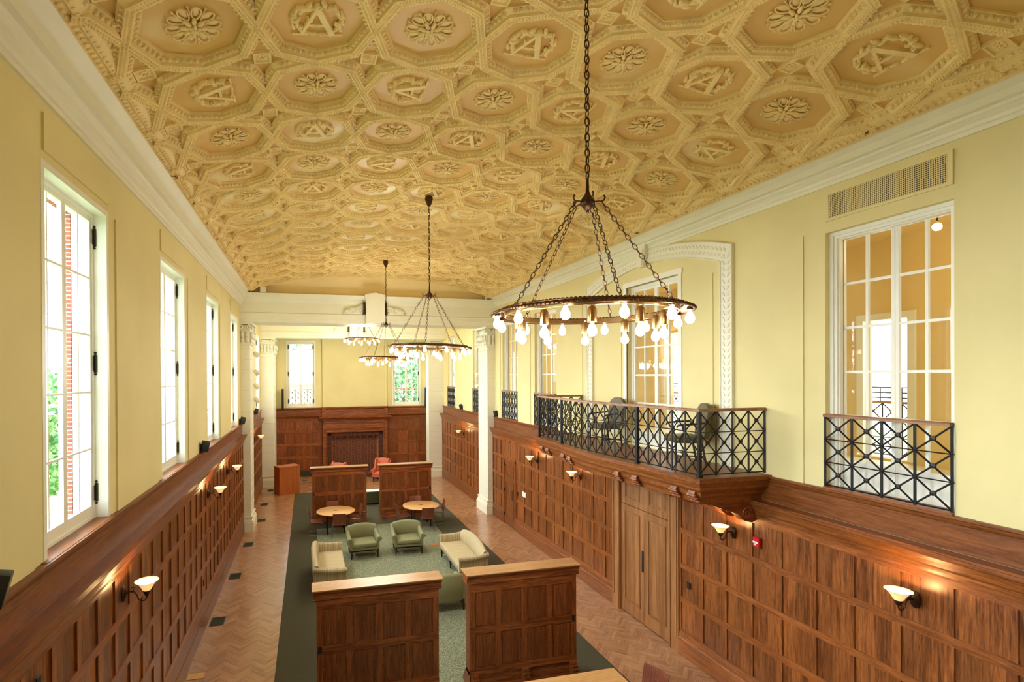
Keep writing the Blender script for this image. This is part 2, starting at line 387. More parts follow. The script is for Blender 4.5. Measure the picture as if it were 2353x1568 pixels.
# carpet
cp = thing('carpet', 'long dark olive carpet runner with a pale sage field, under the furniture', 'carpet', (2.48, 14, 0))
m = MB(); 
def T0(o): return None
bx0, bx1, by0, by1 = -3.1, 3.08, -13.8, 10.7
ix0, ix1, iy0, iy1 = -2.2, 2.03, -13.0, 4.75
m.box(bx0, ix0, by0, by1, 0.0, 0.012); m.box(ix1, bx1, by0, by1, 0.0, 0.012); m.box(ix0, ix1, by0, iy0, 0.0, 0.012); m.box(ix0, ix1, iy1, by1, 0.0, 0.012)
m.obj('border', 'carpet_d', cp, label='dark olive carpet border')
MB().box(ix0, ix1, iy0, iy1, 0.0, 0.012).obj('field', 'carpet_l', cp, label='pale sage loop field')

# ================================================================== WALLS
def wall_holes(name, label, x0, x1, ya, yb, za, zb, holes, mat, axis='x'):
    m = MB()
    ys = sorted({ya, yb} | {h[0] for h in holes} | {h[1] for h in holes}); zs = sorted({za, zb} | {h[2] for h in holes} | {h[3] for h in holes})
    for i in range(len(ys) - 1):
        run = None
        for j in range(len(zs) - 1):
            cy, cz = (ys[i] + ys[i + 1]) / 2, (zs[j] + zs[j + 1]) / 2
            hole = any(h[0] < cy < h[1] and h[2] < cz < h[3] for h in holes)
            if not hole:
                if run is None: run = [zs[j], zs[j + 1]]
                else: run[1] = zs[j + 1]
            if hole or j == len(zs) - 2:
                if run:
                    if axis == 'x': m.box(x0, x1, ys[i], ys[i + 1], run[0], run[1])
                    else: m.box(ys[i], ys[i + 1], x0, x1, run[0], run[1])
                    run = None
    o = m.obj(name, mat, smooth=0); return struct(o, label, 'wall')
WL = [(1.45, 2.95), (5.25, 6.72), (8.98, 10.57), (12.82, 14.32), (16.6, 18.05), (24.3, 25.9), (21.0, 22.5)]  # last opening is an unseen window added to brighten the far bay
WZ0, WZ1 = 3.86, 7.40
wall_holes('wall_left', 'long yellow plaster wall with the row of tall windows', XL - 0.36, XL, Y0, 29.3, 0, 8.8, [(a, b, WZ0, WZ1) for a, b in WL], 'wall')
WR = [(-1.6, -0.1), (4.28, 5.78), (13.9, 15.4), (16.8, 18.22), (20.35, 21.8), (24.65, 26.0)]
ARCH = (8.75, 10.45)
wall_holes('wall_right', 'long yellow plaster wall with inner windows and the balcony', XR, XR + 0.22, Y0, 29.3, 0, 8.8,
           [(a, b, 3.88, 7.5) for a, b in WR] + [(ARCH[0], ARCH[1], 3.88, 7.5)], 'wall')
wall_holes('wall_front', 'plain yellow end wall behind the viewer', Y0 - 0.3, Y0, XL - 0.36, XR + 0.3, 0, 9.5, [], 'wall', axis='y')
BW = [(-1.06, 0.33), (4.76, 6.26)]
YB = 28.8
wall_holes('wall_back', 'far yellow plaster wall above the fireplace panelling', YB, YB + 0.36, XL - 0.36, XR + 0.3, 0, 9.4, [(a, b, 3.83, 7.35) for a, b in BW], 'wall', axis='y')
# raised plaster panels on the walls
def slab(m, x, y0, y1, z0, z1, t=0.018, s=1):
    e = 0.03
    xs = sorted((x, x + s * t)); m.box(xs[0], xs[1], y0, y1, z0, z1)
m = MB()
for a, b in [(-0.85, 1.2), (3.2, 5.02), (6.98, 8.74), (10.83, 12.6), (14.55, 16.4)]: slab(m, XL, a, b, ZL, 7.43)
for a, b in WL[:5]: slab(m, XL, a - 0.02, b + 0.02, 7.53, 7.87)
o = m.obj('trim_1', 'wall', smooth=0); struct(o, 'shallow raised plaster panels between the tall windows', 'moulding')
m = MB()
for a, b in [(0.1, 4.08), (6.1, 7.2), (12.4, 13.6), (15.7, 16.5), (18.4, 18.98)]: slab(m, XR, a, b, ZL, 7.55, s=-1)
o = m.obj('trim_2', 'wall', smooth=0); struct(o, 'shallow raised plaster panels beside the inner windows', 'moulding')
# plaster reveals of the left windows, brick outer reveals
m = MB()
for a, b in WL: m.box(-2.76, -2.66, b - 0.01, b + 0.5, 3.2, 7.9); m.box(-2.76, -2.66, a - 0.5, a + .01, 3.2, 7.9); m.box(-2.76, -2.66, a + .01, b - .01, 7.42, 7.9); m.box(-2.76, -2.66, a + .01, b - .01, 3.2, 3.8)
o = m.obj('trim_3', 'brick', smooth=0); struct(o, 'red brick outer edges of the tall windows', 'brickwork')

# ================================================================== WINDOWS
def window(name, label, w, h, cols, rows, depth=0.05, leafs=2, hinges=False, bottom=0.12, frame=0.055, arched=False, rails=0.022):
    """frame in local coords: opening along local x (0..w), local y = depth, z up; faces -y"""
    t = thing(name, label, 'window'); t['kind'] = 'structure'
    m = MB(); m.box(0, frame, 0, 0.07, 0, h); m.box(w - frame, w, 0, 0.07, 0, h)
    m.box(frame, w - frame, 0, 0.07, h - frame, h); m.box(frame, w - frame, 0, 0.07, 0, 0.04)
    m.obj('frame', 'white', t, smooth=0)
    lw = (w - 2 * frame) / leafs
    for k in range(leafs):
        x0 = frame + k * lw; x1 = x0 + lw; st = 0.045; m = MB(); y0, y1 = 0.012, 0.055
        m.box(x0 + .002, x0 + st, y0, y1, 0.04, h - frame); m.box(x1 - st, x1 - .002, y0, y1, 0.04, h - frame)
        m.box(x0 + st, x1 - st, y0, y1, 0.04, 0.04 + bottom); m.box(x0 + st, x1 - st, y0, y1, h - frame - 0.05, h - frame)
        gz0, gz1 = 0.04 + bottom, h - frame - 0.05
        for c in range(1, cols): xx = x0 + st + (lw - 2 * st) * c / cols; m.box(xx - rails / 2, xx + rails / 2, y0 + .005, y1 - .005, gz0, gz1)
        for r in range(1, rows): zz = gz0 + (gz1 - gz0) * r / rows; m.box(x0 + st, x1 - st, y0 + .006, y1 - .006, zz - rails / 2, zz + rails / 2)
        lf = m.obj('casement', 'white', t, smooth=0)
        MB().add([(x0 + st, .034, gz0), (x1 - st, .034, gz0), (x1 - st, .034, gz1), (x0 + st, .034, gz1)], [(0, 1, 2, 3)]).obj('pane', 'glass', lf, smooth=0)
    if hinges:
        for zz in (0.3, 1.8, 3.27):
            for xx in (0.02, w - 0.02):
                m = MB(); m.lathe([(0.0, -0.11), (0.018, -0.10), (0.018, 0.10), (0.0, 0.11)], (xx, -0.012, zz), 8); m.box(xx - 0.045, xx + 0.045, -0.006, 0.0, zz - 0.085, zz + 0.085)
                m.ball((xx, -0.012, zz + 0.125), 0.014, n=6, k=4); m.ball((xx, -0.012, zz - 0.125), 0.014, n=6, k=4)
                m.obj('hinge', 'hinge', t)
    return t
ordn = ['just left of the viewer, out of the frame', 'nearest and largest of the tall left windows', 'second tall left window from the viewer',
        'third tall left window from the viewer', 'fourth tall left window, last before the pilaster', 'far tall left window in the bay beyond the pilaster', 'unseen, added behind the nearer pilaster to brighten the far bay']
for k, ((a, b), l) in enumerate(zip(WL, ordn)):
    t = window('window_%d' % (k + 1), 'white french casement, ' + l, b - a, WZ1 - WZ0, 2, 5, hinges=True)
    t.location = (XL - 0.13, a, WZ0); t.rotation_euler = (0, 0, PI / 2)
    # local x -> +Y, local y -> -X
# white painted inner jambs
m = MB()
for a, b in WL: m.box(XL - 0.36, XL + 0.004, b - .012, b + 0.05, WZ0, WZ1 + 0.05); m.box(XL - 0.36, XL + 0.004, a - 0.05, a + .012, WZ0, WZ1 + 0.05); m.box(XL - 0.36, XL + 0.004, a + .012, b - .012, WZ1 - .012, WZ1 + 0.05)
struct(m.obj('trim_4', 'white', smooth=0), 'white painted jambs around the tall left windows', 'moulding')
lab = ['behind the viewer', 'nearest inner window, under the perforated grille', 'inner window behind the far end of the balcony', 'narrow inner window next to the right pilaster',
       'inner window just beyond the right pilaster', 'farthest inner window of the right wall']
for k, ((a, b), l) in enumerate(zip(WR, lab)):
    t = window('window_%d' % (k + 9), 'white glazed inner window, ' + l, b - a, 3.62, 2, 5, frame=0.06, rails=0.035, bottom=0.35)
    t.location = (XR + 0.20, b, 3.88); t.rotation_euler = (0, 0, -PI / 2)
t = window('window_15', 'white french door with slim panes behind the balcony', ARCH[1] - ARCH[0], 3.62, 2, 5, frame=0.07, rails=0.035, bottom=0.3)
t.location = (XR + 0.12, ARCH[1], 3.88); t.rotation_euler = (0, 0, -PI / 2)
m = MB()
for a, b in WR:
    for q0, q1, e in ((0.0, 0.05, 0.08), (0.05, 0.09, 0.10), (0.09, 0.105, 0.13)):
        m.box(XR + e, XR + 0.19, a + q0, a + q1, 3.88, 7.5 - q0); m.box(XR + e, XR + 0.19, b - q1, b - q0, 3.88, 7.5 - q0); m.box(XR + e, XR + 0.19, a + q1, b - q1, 7.5 - q1, 7.5 - q0)
struct(m.obj('trim_5', 'white', smooth=0), 'stepped white casings inside the inner window openings', 'moulding')
for k, ((a, b), l) in enumerate(zip(BW, ['left of the chimney breast, a pale roof behind it', 'right of the chimney breast, trees behind it'])):
    t = window('window_%d' % (k + 16), 'white window in the far wall, ' + l, b - a, 3.52, 2, 5, hinges=True)
    t.location = (a, YB + 0.08, 3.83)
m = MB()
for a, b in BW: m.box(a - 0.08, a, YB - 0.02, YB + 0.1, 3.8, 7.42); m.box(b, b + 0.08, YB - 0.02, YB + 0.1, 3.8, 7.42); m.box(a - .08, b + .08, YB - 0.03, YB + 0.1, 7.35, 7.43)
struct(m.obj('trim_6', 'white', smooth=0), 'white casings of the two far windows', 'moulding')

# ================================================================== WAINSCOT
def wain(side, y0, y1, name, label, rows, stiles, gaps=(), cap=True, base_h=0.46):
    s = 1 if side == 'L' else -1             # direction into the room
    P_ = PL if side == 'L' else PR; W_ = XL if side == 'L' else XR
    def bx(m, d0, d1, a, b, z0, z1, t=0.5):  # d measured from panel face into the room
        xs = sorted((P_ + s * d0, P_ + s * d1)); m.box(xs[0], xs[1], a, b, z0, z1, t)
    def clear(a, b): return not any(a < g1 and b > g0 for g0, g1 in gaps)
    def cut(a, b):
        out = [(a, b)]
        for g0, g1 in gaps:
            nn = []
            for p, q in out:
                if q <= g0 or p >= g1: nn.append((p, q)); continue
                if p < g0: nn.append((p, g0))
                if q > g1: nn.append((g1, q))
            out = nn
        return out
    root = thing(name, label, 'panelling'); root['kind'] = 'structure'
    mz, my = MB(), MB()
    gb = [g for gg in gaps for g in gg]
    st = [v for v in stiles if y0 < v < y1 and not any(g0 - .12 < v < g1 + .12 for g0, g1 in gaps)] + gb
    edges = sorted([y0] + st + [y1]); st = sorted(st)
    for a, b in zip(edges[:-1], edges[1:]):
        if not clear(a + .01, b - .01): continue
        for z0, z1 in rows:
            nb = rnd.choice((2, 2, 3))
            for q in range(nb):       # boards of each field, each its own tone
                bx(mz, -0.040, -0.022, a + (b - a) * q / nb, a + (b - a) * (q + 1) / nb, z0 - 0.02, z1 + 0.02, rnd.uniform(.1, .75))
    sw = 0.048
    for v in [y0] + st + [y1]:
        lo, hi_ = max(v - sw, y0), min(v + sw, y1)
        for g0, g1 in gaps:
            if abs(v - g0) < .01: hi_ = g0
            if abs(v - g1) < .01: lo = g1
        for z0, z1 in rows: bx(mz, -0.03, 0.0, lo, hi_, z0, z1, rnd.uniform(.3, .85))
    zr = sorted([base_h] + [z for r in rows for z in r] + [3.2]); zr = [zr[0]] + zr[1:]
    rails = [(base_h, rows[-1][0])] + [(rows[i + 1][1], rows[i][0]) for i in range(len(rows) - 1)] + [(rows[0][1], 3.2)]
    for z0, z1 in rails:
        for a, b in cut(y0, y1):
            q = a
            while q < b:
                e = min(b, q + rnd.uniform(2.0, 3.4)); bx(my, -0.03, 0.002, q, e, z0, z1, rnd.uniform(.45, .95)); q = e
    mz.obj('panel_fields', 'oakz', root, smooth=0); my.obj('rails', 'oaky', root, smooth=0)
    # base moulding
    for a, b in cut(y0, y1):
        m = MB(); prof = [(-0.03, 0.0), (0.03, 0.0), (0.03, 0.30), (0.026, 0.32), (0.016, 0.34), (0.02, 0.40), (0.0, base_h + .01), (-0.03, base_h + .01)]
        m.prism([(P_ + s * d, z) for d, z in prof], a, b, 'y', rnd.random())
        m.obj('base_moulding', 'oaky', root, smooth=0)
    if cap:
        m = MB()
        prof = [(-0.03, 3.16), (0.02, 3.16), (0.03, 3.20), (0.035, 3.235), (0.06, 3.26), (0.075, 3.31), (0.10, 3.36), (0.125, 3.38), (0.125, 3.42), (0.14, 3.43), (0.14, 3.455), (-0.04, 3.455)]
        m.prism([(P_ + s * d, z) for d, z in prof], y0, y1, 'y', 0.6)
        w0 = (W_ - P_) * s       # negative offset of plaster plane
        prof = [(w0, 3.45), (w0 + 0.03, 3.45), (w0 + 0.03, 3.76), (w0 + 0.045, 3.78), (w0 + 0.055, 3.82), (w0 + 0.075, 3.83), (w0 + 0.075, 3.86), (w0, 3.86)]
        m.prism([(P_ + s * d, z) for d, z in prof], y0, y1, 'y', 0.35)
        m.obj('cornice', 'oaky', root, smooth=0)
    return root
RROWS = [(2.49, 3.05), (1.80, 2.38), (1.14, 1.70), (0.50, 1.03)]
LROWS = [(2.60, 3.10), (1.98, 2.49), (1.36, 1.87), (0.72, 1.25)]
rst = [3.734 - .537 * k for k in range(12, 0, -1)] + [3.734, 4.271, 4.808, 5.358, 5.882, 6.431, 6.969, 7.506, 8.05] + [11.25 + .537 * k for k in range(0, 15)]
DD = (8.62, 10.86); SD = (16.72, 17.86)
wain('R', Y0, 19.06, 'trim_7', 'oak panelling of the right wall in the main bay', RROWS, rst, gaps=[DD, SD])
wain('R', 20.2, 26.9, 'trim_8', 'oak panelling of the right wall beyond the pilaster', RROWS, [20.55 + .48 * k for k in range(14)])
lst = [5.25 - .51 * k for k in range(18, 0, -1)] + [5.25 + .508 * k for k in range(28)]
wain('L', Y0, 19.06, 'trim_9', 'oak panelling of the left wall under the tall windows', LROWS, lst, base_h=0.62)
wain('L', 20.15, 26.6, 'trim_10', 'oak panelling of the left wall beyond the pilaster', LROWS, [20.5 + .5 * k for k in range(13)], base_h=0.62)
# window sills (oak boards inside the left reveals) and right sills
m = MB()
for a, b in WL: m.box(XL - 0.30, XL + 0.05, a - 0.1, b + 0.1, 3.83, 3.865, rnd.random())
for a, b in WR: m.box(XR - 0.05, XR + 0.2, a, b, 3.85, 3.885, rnd.random())
struct(m.obj('trim_11', 'oaky', smooth=0), 'oak sill boards of the side windows', 'sill')

# door jambs + double door + small door
def panel_door(m, x, y0, y1, z0, z1, panels, s=-1, t=0.04):
    """door leaf with raised moulded panels; x is the face, s room direction"""
    xs = sorted((x, x - s * t)); m.box(xs[0], xs[1], y0, y1, z0, z1, 0.5)
    for (a, b, c, d) in panels:
        for e, h in ((0.0, 0.014), (0.035, 0.007)):
            for q in ((a + e, b - e, c + e, c + e + .02), (a + e, b - e, d - e - .02, d - e), (a + e, a + e + .02, c + e + .02, d - e - .02), (b - e - .02, b - e, c + e + .02, d - e - .02)):
                ys = sorted((x, x + s * h)); m.box(ys[0], ys[1], q[0], q[1], q[2], q[3], 0.25)
dt = thing('door_1', 'wide pale oak double door with overpanels under the balcony', 'door'); dt['kind'] = 'structure'
xd = PR + 0.03
for (a, b) in ((8.90, 9.74), (9.745, 10.58)):
    m = MB(); panel_door(m, xd, a, b, 0.02, 2.50, [(a + .14, b - .14, 0.30, 2.36)]); dl = m.obj('door_leaf', 'doorz', dt, smooth=0)
    m = MB(); panel_door(m, xd + .004, a, b, 2.515, 3.14, [(a + .16, b - .16, 2.66, 3.02)]); m.obj('overpanel', 'doorz', dt, smooth=0)
MB().rbox(xd - 0.012, xd, 9.76, 9.82, 1.15, 1.62, .004).obj('push_plate', 'black', dt)
m = MB(); m.box(PR - 0.03, PR + .10, 8.62, 8.90, 0, 3.2, .4); m.box(PR - 0.045, PR - .03, 8.66, 8.70, 0.3, 3.18, .7); m.box(PR - 0.045, PR - .03, 8.84, 8.88, 0, 3.18, .7)
m.box(PR - 0.03, PR + .10, 10.58, 10.86, 0, 3.2, .4); m.box(PR - 0.045, PR - .03, 10.6, 10.64, 0, 3.18, .7); m.box(PR - 0.045, PR - .03, 10.78, 10.82, 0.3, 3.18, .7)
m.box(PR - 0.03, PR + .10, 8.90, 10.58, 3.14, 3.2, .5); m.obj('frame', 'doorz', dt, smooth=0)
dt = thing('door_2', 'oak jib door set flush in the right panelling near the pilaster', 'door'); dt['kind'] = 'structure'
m = MB(); panel_door(m, PR - .004, 16.80, 17.80, 0.02, 2.38, [(16.92, 17.68, 1.80, 2.26), (16.92, 17.68, 0.25, 1.62)]); dl = m.obj('door_leaf', 'oakz', dt, smooth=0)
m = MB(); m.tube([(PR - .01, 16.93, 1.02), (PR - .07, 16.93, 1.06), (PR - .07, 16.93, 1.36), (PR - .01, 16.93, 1.40)], .012, 6); m.obj('handle', 'iron', dl)
m = MB(); m.box(PR - .02, PR + .06, 16.72, 16.80, 0, 2.44, .4); m.box(PR - .02, PR + .06, 17.80, 17.86, 0, 2.44, .4); m.box(PR - .02, PR + .06, 16.72, 17.86, 2.38, 2.46, .6)
m.obj('frame', 'oakz', dt, smooth=0)
m = MB(); m.box(PR - .0, PR + .02, 16.72, 17.86, 2.46, 3.2, .5); m.box(PR - .004, PR + .014, 16.72, 17.86, 2.46, 2.55, .6); m.box(PR - .004, PR + .014, 17.24, 17.34, 2.55, 3.1, .4); m.box(PR - .004, PR + .014, 16.72, 16.78, 2.55, 3.1, .4); m.box(PR - .004, PR + .014, 17.80, 17.86, 2.55, 3.1, .4); m.box(PR - .004, PR + .014, 16.72, 17.86, 3.05, 3.2, .7)
m.obj('overpanel', 'oakz', dt, smooth=0)
for zz in (0.3, 1.2, 2.15): MB().box(PR - .03, PR - .005, 17.78, 17.82, zz, zz + .12).obj('hinge', 'iron', dt)

# ================================================================== CEILING
P_ = 1.18
NR = range(-4, 12)
def build_ceiling():
    V, Fc = [], []
    base = [0]
    def emit_(vs, fs):
        o = base[0]; V.append(np.array(vs, dtype=float)); Fc.extend([tuple(i + o for i in f) for f in fs]); base[0] += len(vs)
    PX = 1.17; PY = 1.18; R_ = 0.5; yc0 = 5.3
    prof = [(-.102, 0), (-.102, .030), (-.092, .032), (-.048, .066), (-.044, .098), (.044, .098), (.048, .066), (.092, .032), (.102, .030), (.102, 0)]
    # detail pieces (flat space: along t, across s, height h)
    egg = []; ef = []
    for j, (rr, hh) in enumerate(((1.0, 0.0), (0.8, 0.65), (0.0, 1.0))):
        if rr == 0: egg.append((0, 0, hh)); continue
        for i in range(6): a = 2 * PI * i / 6; egg.append((rr * cos(a), rr * sin(a), hh))
    for i in range(6):
        k = (i + 1) % 6; ef.append((i, k, 6 + k, 6 + i)); ef.append((6 + i, 6 + k, 12))
    edges = [[(R_ * cos(PI / 4 * k), R_ * sin(PI / 4 * k)) for k in range(8)]]
    vts = edges[0]
    XLIM = 4.36
    for col in range(-4, 5):
        for row in NR:
            cxx, cyy = col * PX, yc0 + row * PY
            for k in range(8):
                a, b = vts[k], vts[(k + 1) % 8]
                A = np.array([cxx + a[0] * PX, cyy + a[1] * PY]); B = np.array([cxx + b[0] * PX, cyy + b[1] * PY])
                if min(abs(A[0]), abs(B[0])) > XLIM - .02: continue
                clipA = clipB = False
                if abs(A[0]) > XLIM: t = (XLIM - abs(B[0])) / (abs(A[0]) - abs(B[0])); A = B + (A - B) * t; clipA = True
                if abs(B[0]) > XLIM: t = (XLIM - abs(A[0])) / (abs(B[0]) - abs(A[0])); B = A + (B - A) * t; clipB = True
                if max(A[1], B[1]) > 19.0: continue
                d = B - A; Ln = np.linalg.norm(d); d /= Ln; n = np.array([d[1], -d[0]])   # outward
                mt = math.tan(PI / 8)
                vs = []
                for (s_, h) in prof:
                    vs.append((*(A - d * (s_ * mt) * (0 if clipA else 1) + n * s_), h))
                for (s_, h) in prof:
                    vs.append((*(B + d * (s_ * mt) * (0 if clipB else 1) + n * s_), h))
                np_ = len(prof); emit_(vs, [(i, i + 1, np_ + i + 1, np_ + i) for i in range(np_ - 1)])
                far = cyy > 13.5
                # eggs
                ne = int(Ln / 0.062)
                axisA, axisB = (k % 2 == 0), (k % 2 == 1)
                for q in range(ne):
                    tt = (q + .5) / ne * Ln
                    for sg in (-1, 1):
                        if sg == 1 and ((axisA and tt < 0.13) or (axisB and Ln - tt < 0.13)): continue
                        c = A + d * tt + n * (sg * .070)
                        vs = [(*(c + d * (e[0] * .022) + n * (e[1] * .028 * 1)), .042 + e[2] * .038) for e in egg]
                        emit_(vs, ef)
                        if not far:
                            c2 = A + d * (tt + Ln / ne / 2) + n * (sg * .067); w2, l2 = .006, .024
                            vs = [(*(c2 + d * x_ + n * y_), h_) for x_, y_, h_ in ((-w2, -l2, .03), (w2, -l2, .03), (w2, l2, .03), (-w2, l2, .03), (0, -l2, .058), (0, l2, .058))]
                            emit_(vs, [(0, 1, 4), (2, 3, 5), (1, 2, 5, 4), (3, 0, 4, 5)])
                # rope
                nr = int(Ln / (0.032 if not far else 0.05))
                for q in range(nr):
                    tt = (q + .5) / nr * Ln; c = A + d * tt; w2 = .010
                    for sg in (-1, 1):
                        p0 = c + n * (sg * .003) ; p1 = c + n * (sg * .033) + d * .014
                        vs = [(*(p0 - d * w2), .096), (*(p0 + d * w2), .096), (*(p1 + d * w2), .096), (*(p1 - d * w2), .096), (*((p0 + p1) / 2), .116)]
                        emit_(vs, [(0, 1, 4), (1, 2, 4), (2, 3, 4), (3, 0, 4)])
            # lozenge boss at cell corner
            if col < 4:
                ox, oy = (col + .5) * PX, cyy + .5 * PY
                if oy < 18.9:
                    for (r0, r1, h0, h1) in ((.098, .092, 0, .03), (.092, .074, .03, .03), (.074, .066, .03, .01), (.066, 0.0, .01, .01)):
                        q0 = [(ox + sx * r0, oy + sy * r0, h0) for sx, sy in ((-1, -1), (1, -1), (1, 1), (-1, 1))]; q1 = [(ox + sx * r1, oy + sy * r1, h1) for sx, sy in ((-1, -1), (1, -1), (1, 1), (-1, 1))]
                        emit_(q0 + q1, [(i, (i + 1) % 4, 4 + (i + 1) % 4, 4 + i) for i in range(4)])
                    for q in range(6):
                        a = q * PI / 3; c = np.array([ox + .034 * cos(a), oy + .034 * sin(a)])
                        emit_([(*(c + np.array([e[0] * .02, e[1] * .02])), .01 + e[2] * .018) for e in egg], ef)
                    emit_([(ox + e[0] * .014, oy + e[1] * .014, .012 + e[2] * .026) for e in egg], ef)
    # long borders
    bp = [(4.20, 0), (4.20, .02), (4.25, .06), (4.27, .085), (4.33, .085), (4.34, .06), (4.40, .05), (4.46, .05)]
    for sg in (-1, 1):
        vs = [(sg * a, yy, h) for yy in (-0.5, 19.1) for a, h in bp]; nb = len(bp)
        emit_(vs, [(i, i + 1, nb + i + 1, nb + i) for i in range(nb - 1)])
        yy = 1.0
        while yy < 19.05:
            emit_([(sg * (4.225 + e[1] * .024), yy + e[0] * .026, .035 + e[2] * .03) for e in egg], ef)
            emit_([(sg * (4.385 + e[1] * .030), yy + e[0] * .032, .045 + e[2] * .035) for e in egg], ef)
            emit_([(sg * (4.30 + e[1] * .022), yy + .037 + e[0] * .02, .08 + e[2] * .02) for e in egg], ef)
            yy += .074
    # end border across the far end
    for x_ in np.arange(-4.35, 4.36, .074):
        emit_([(x_ + e[0] * .028, 18.93 + e[1] * .03, .03 + e[2] * .035) for e in egg], ef)
    nx = 30; xs = np.linspace(-4.42, 4.42, nx)
    for yy0, yy1, h in ((18.85, 18.9, .05),):
        vs = [(x_, y_, h_) for x_ in xs for y_, h_ in ((18.80, 0), (18.80, .05), (19.1, .05))]
        emit_(vs, [(3 * i + j, 3 * i + j + 1, 3 * i + j + 4, 3 * i + j + 3) for i in range(nx - 1) for j in (0, 1)])
    A_ = np.concatenate(V)
    u = np.minimum(np.abs(A_[:, 0]) / 4.42, 1.08); z = 9.22 - .67 * u ** 3 - A_[:, 2]
    A_[:, 0] += CX; A_[:, 2] = z
    me = bpy.data.meshes.new('octagon_frames'); me.from_pydata(A_.tolist(), [], Fc); me.materials.append(MT['relief'])
    me.shade_smooth(); me.set_sharp_from_angle(angle=rad(38)); me.update()
    # field
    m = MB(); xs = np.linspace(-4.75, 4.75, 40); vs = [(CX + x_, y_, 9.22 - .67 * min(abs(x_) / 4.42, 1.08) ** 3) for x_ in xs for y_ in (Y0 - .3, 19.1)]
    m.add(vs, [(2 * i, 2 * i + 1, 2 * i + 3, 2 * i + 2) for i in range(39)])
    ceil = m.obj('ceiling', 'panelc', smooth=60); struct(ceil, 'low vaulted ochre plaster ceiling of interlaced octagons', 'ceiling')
    fr = bpy.data.objects.new('octagon_frames', me); COL.objects.link(fr); fr.parent = ceil
    # rosette
    m = MB()
    def petal(a, r0, r1, wd, h, ridge=True):
        n = 14; c = (r0 + r1) / 2; L2 = (r1 - r0) / 2; pts = []
        for i in range(n):
            t = 2 * PI * i / n; x_ = c + L2 * cos(t); y_ = wd * sin(t) * (0.55 + 0.45 * (x_ - r0) / (r1 - r0) * 1.3)
            pts.append((x_ * cos(a) - y_ * sin(a), x_ * sin(a) + y_ * cos(a), -h))
        m.tube(pts, .0085, 5, closed=True)
        m.ball(((c + .01) * cos(a), (c + .01) * sin(a), 0), .001)
        xf = T(rz=a); m.ball((c, 0, 0), L2 * .92, wd * .8, h * .75, n=8, k=4, xf=xf)
    for k in range(10): petal(2 * PI * k / 10, .10, .255, .052, .022)
    for k in range(10):
        a = 2 * PI * (k + .5) / 10; m.ball((.255, 0, -.012), .022, .013, .018, n=6, k=4, xf=T(rz=a)); m.ball((.20, 0, -.02), .05, .009, .018, n=6, k=4, xf=T(rz=a))
    for k in range(8): m.ball((.085, 0, -.035), .055, .024, .022, n=7, k=4, xf=T(rz=2 * PI * k / 8 + .2))
    for k in range(5): m.ball((.035, 0, -.055), .03, .018, .015, n=6, k=4, xf=T(rz=2 * PI * k / 5))
    m.ball((0, 0, -.06), .022, n=8, k=5)
    ros_me = m.mesh('rosette', MT['relief'], 50)
    # letter A in a wreath, apex toward -y
    m = MB(); rr = random.Random(3)
    def bar(p, q, w, h=.04):
        p, q = Vector((*p, 0)), Vector((*q, 0)); d = (q - p); L_ = d.length; a = math.atan2(d.y, d.x); m.box(0, L_, -w / 2, w / 2, -h, 0, xf=Matrix.Translation(p) @ Matrix.Rotation(a, 4, 'Z'))
    bar((0.0, -.20), (-.17, .19), .034); bar((-0.01, -.20), (.15, .19), .062, .047); bar((-.10, .05), (.10, .05), .03, .034)
    bar((-.26, .20), (-.10, .20), .022, .028); bar((.06, .20), (.26, .20), .022, .03)
    for k in range(30):
        a = rad(-90 + (k - 14.5) / 14.5 * 125); R0 = .235 + rr.uniform(-.03, .03)
        x_, y_ = R0 * cos(a), R0 * sin(a) * .95; an = a + PI / 2 + rr.uniform(-.9, .9)
        m.ball((0, 0, 0), rr.uniform(.04, .065), rr.uniform(.018, .028), rr.uniform(.03, .05), n=7, k=4, xf=T(x_, y_, -.012, rz=an))
    for k in range(10): m.ball((.20 + rr.uniform(-.04, .04), .06 + rr.uniform(-.07, .07), -.03), .018, n=6, k=4)
    for x_, y_, an in ((-.14, .17, .2), (-.05, .19, .1), (.05, .20, 3.0), (-.02, .06, .5), (.05, -.02, 2.2), (-.08, -.02, 1.0)): m.ball((0, 0, 0), .055, .018, .03, n=7, k=4, xf=T(x_, y_, -.015, rz=an))
    let_me = m.mesh('letter_wreath', MT['relief'], 50)
    for row in NR:
        for col in range(-3, 4):
            y_ = 5.3 + row * PY; x_ = CX + col * PX
            if y_ < 2.9 or y_ > 18.6: continue
            is_let = (row + col) % 2 == 0
            if is_let and row in (4, 9) and col == 0: pass
            o = bpy.data.objects.new('letter_wreath' if is_let else 'rosette', let_me if is_let else ros_me); COL.objects.link(o); o.parent = ceil
            sl = -.67 * 3 * (abs(col * PX) / 4.42) ** 2 / 4.42 * (1 if col > 0 else -1 if col < 0 else 0)
            o.matrix_local = Matrix.Translation((x_, y_, ceil_z(x_))) @ Matrix.Rotation(-math.atan(sl), 4, 'Y') @ Matrix.Rotation((0 if row % 2 == 0 else -PI / 2) if is_let else 0, 4, 'Z')
build_ceiling()
# ceiling over the far bays
m = MB(); m.box(XL - .3, XR + .3, 19.9, 29.3, 8.9, 9.0); struct(m.obj('ceiling', 'ochre', smooth=0), 'plain plaster ceiling of the far bay beyond the beam', 'ceiling')
# tympanum
m = MB(); pts = [(x_, ceil_z(x_) + .05) for x_ in np.linspace(XL, XR, 30)]
m.prism([(XL, 8.3)] + pts + [(XR, 8.3)], 19.08, 19.2, 'y'); struct(m.obj('wall_back', 'lunette', smooth=0), 'shallow curved plaster lunette above the first beam', 'wall')
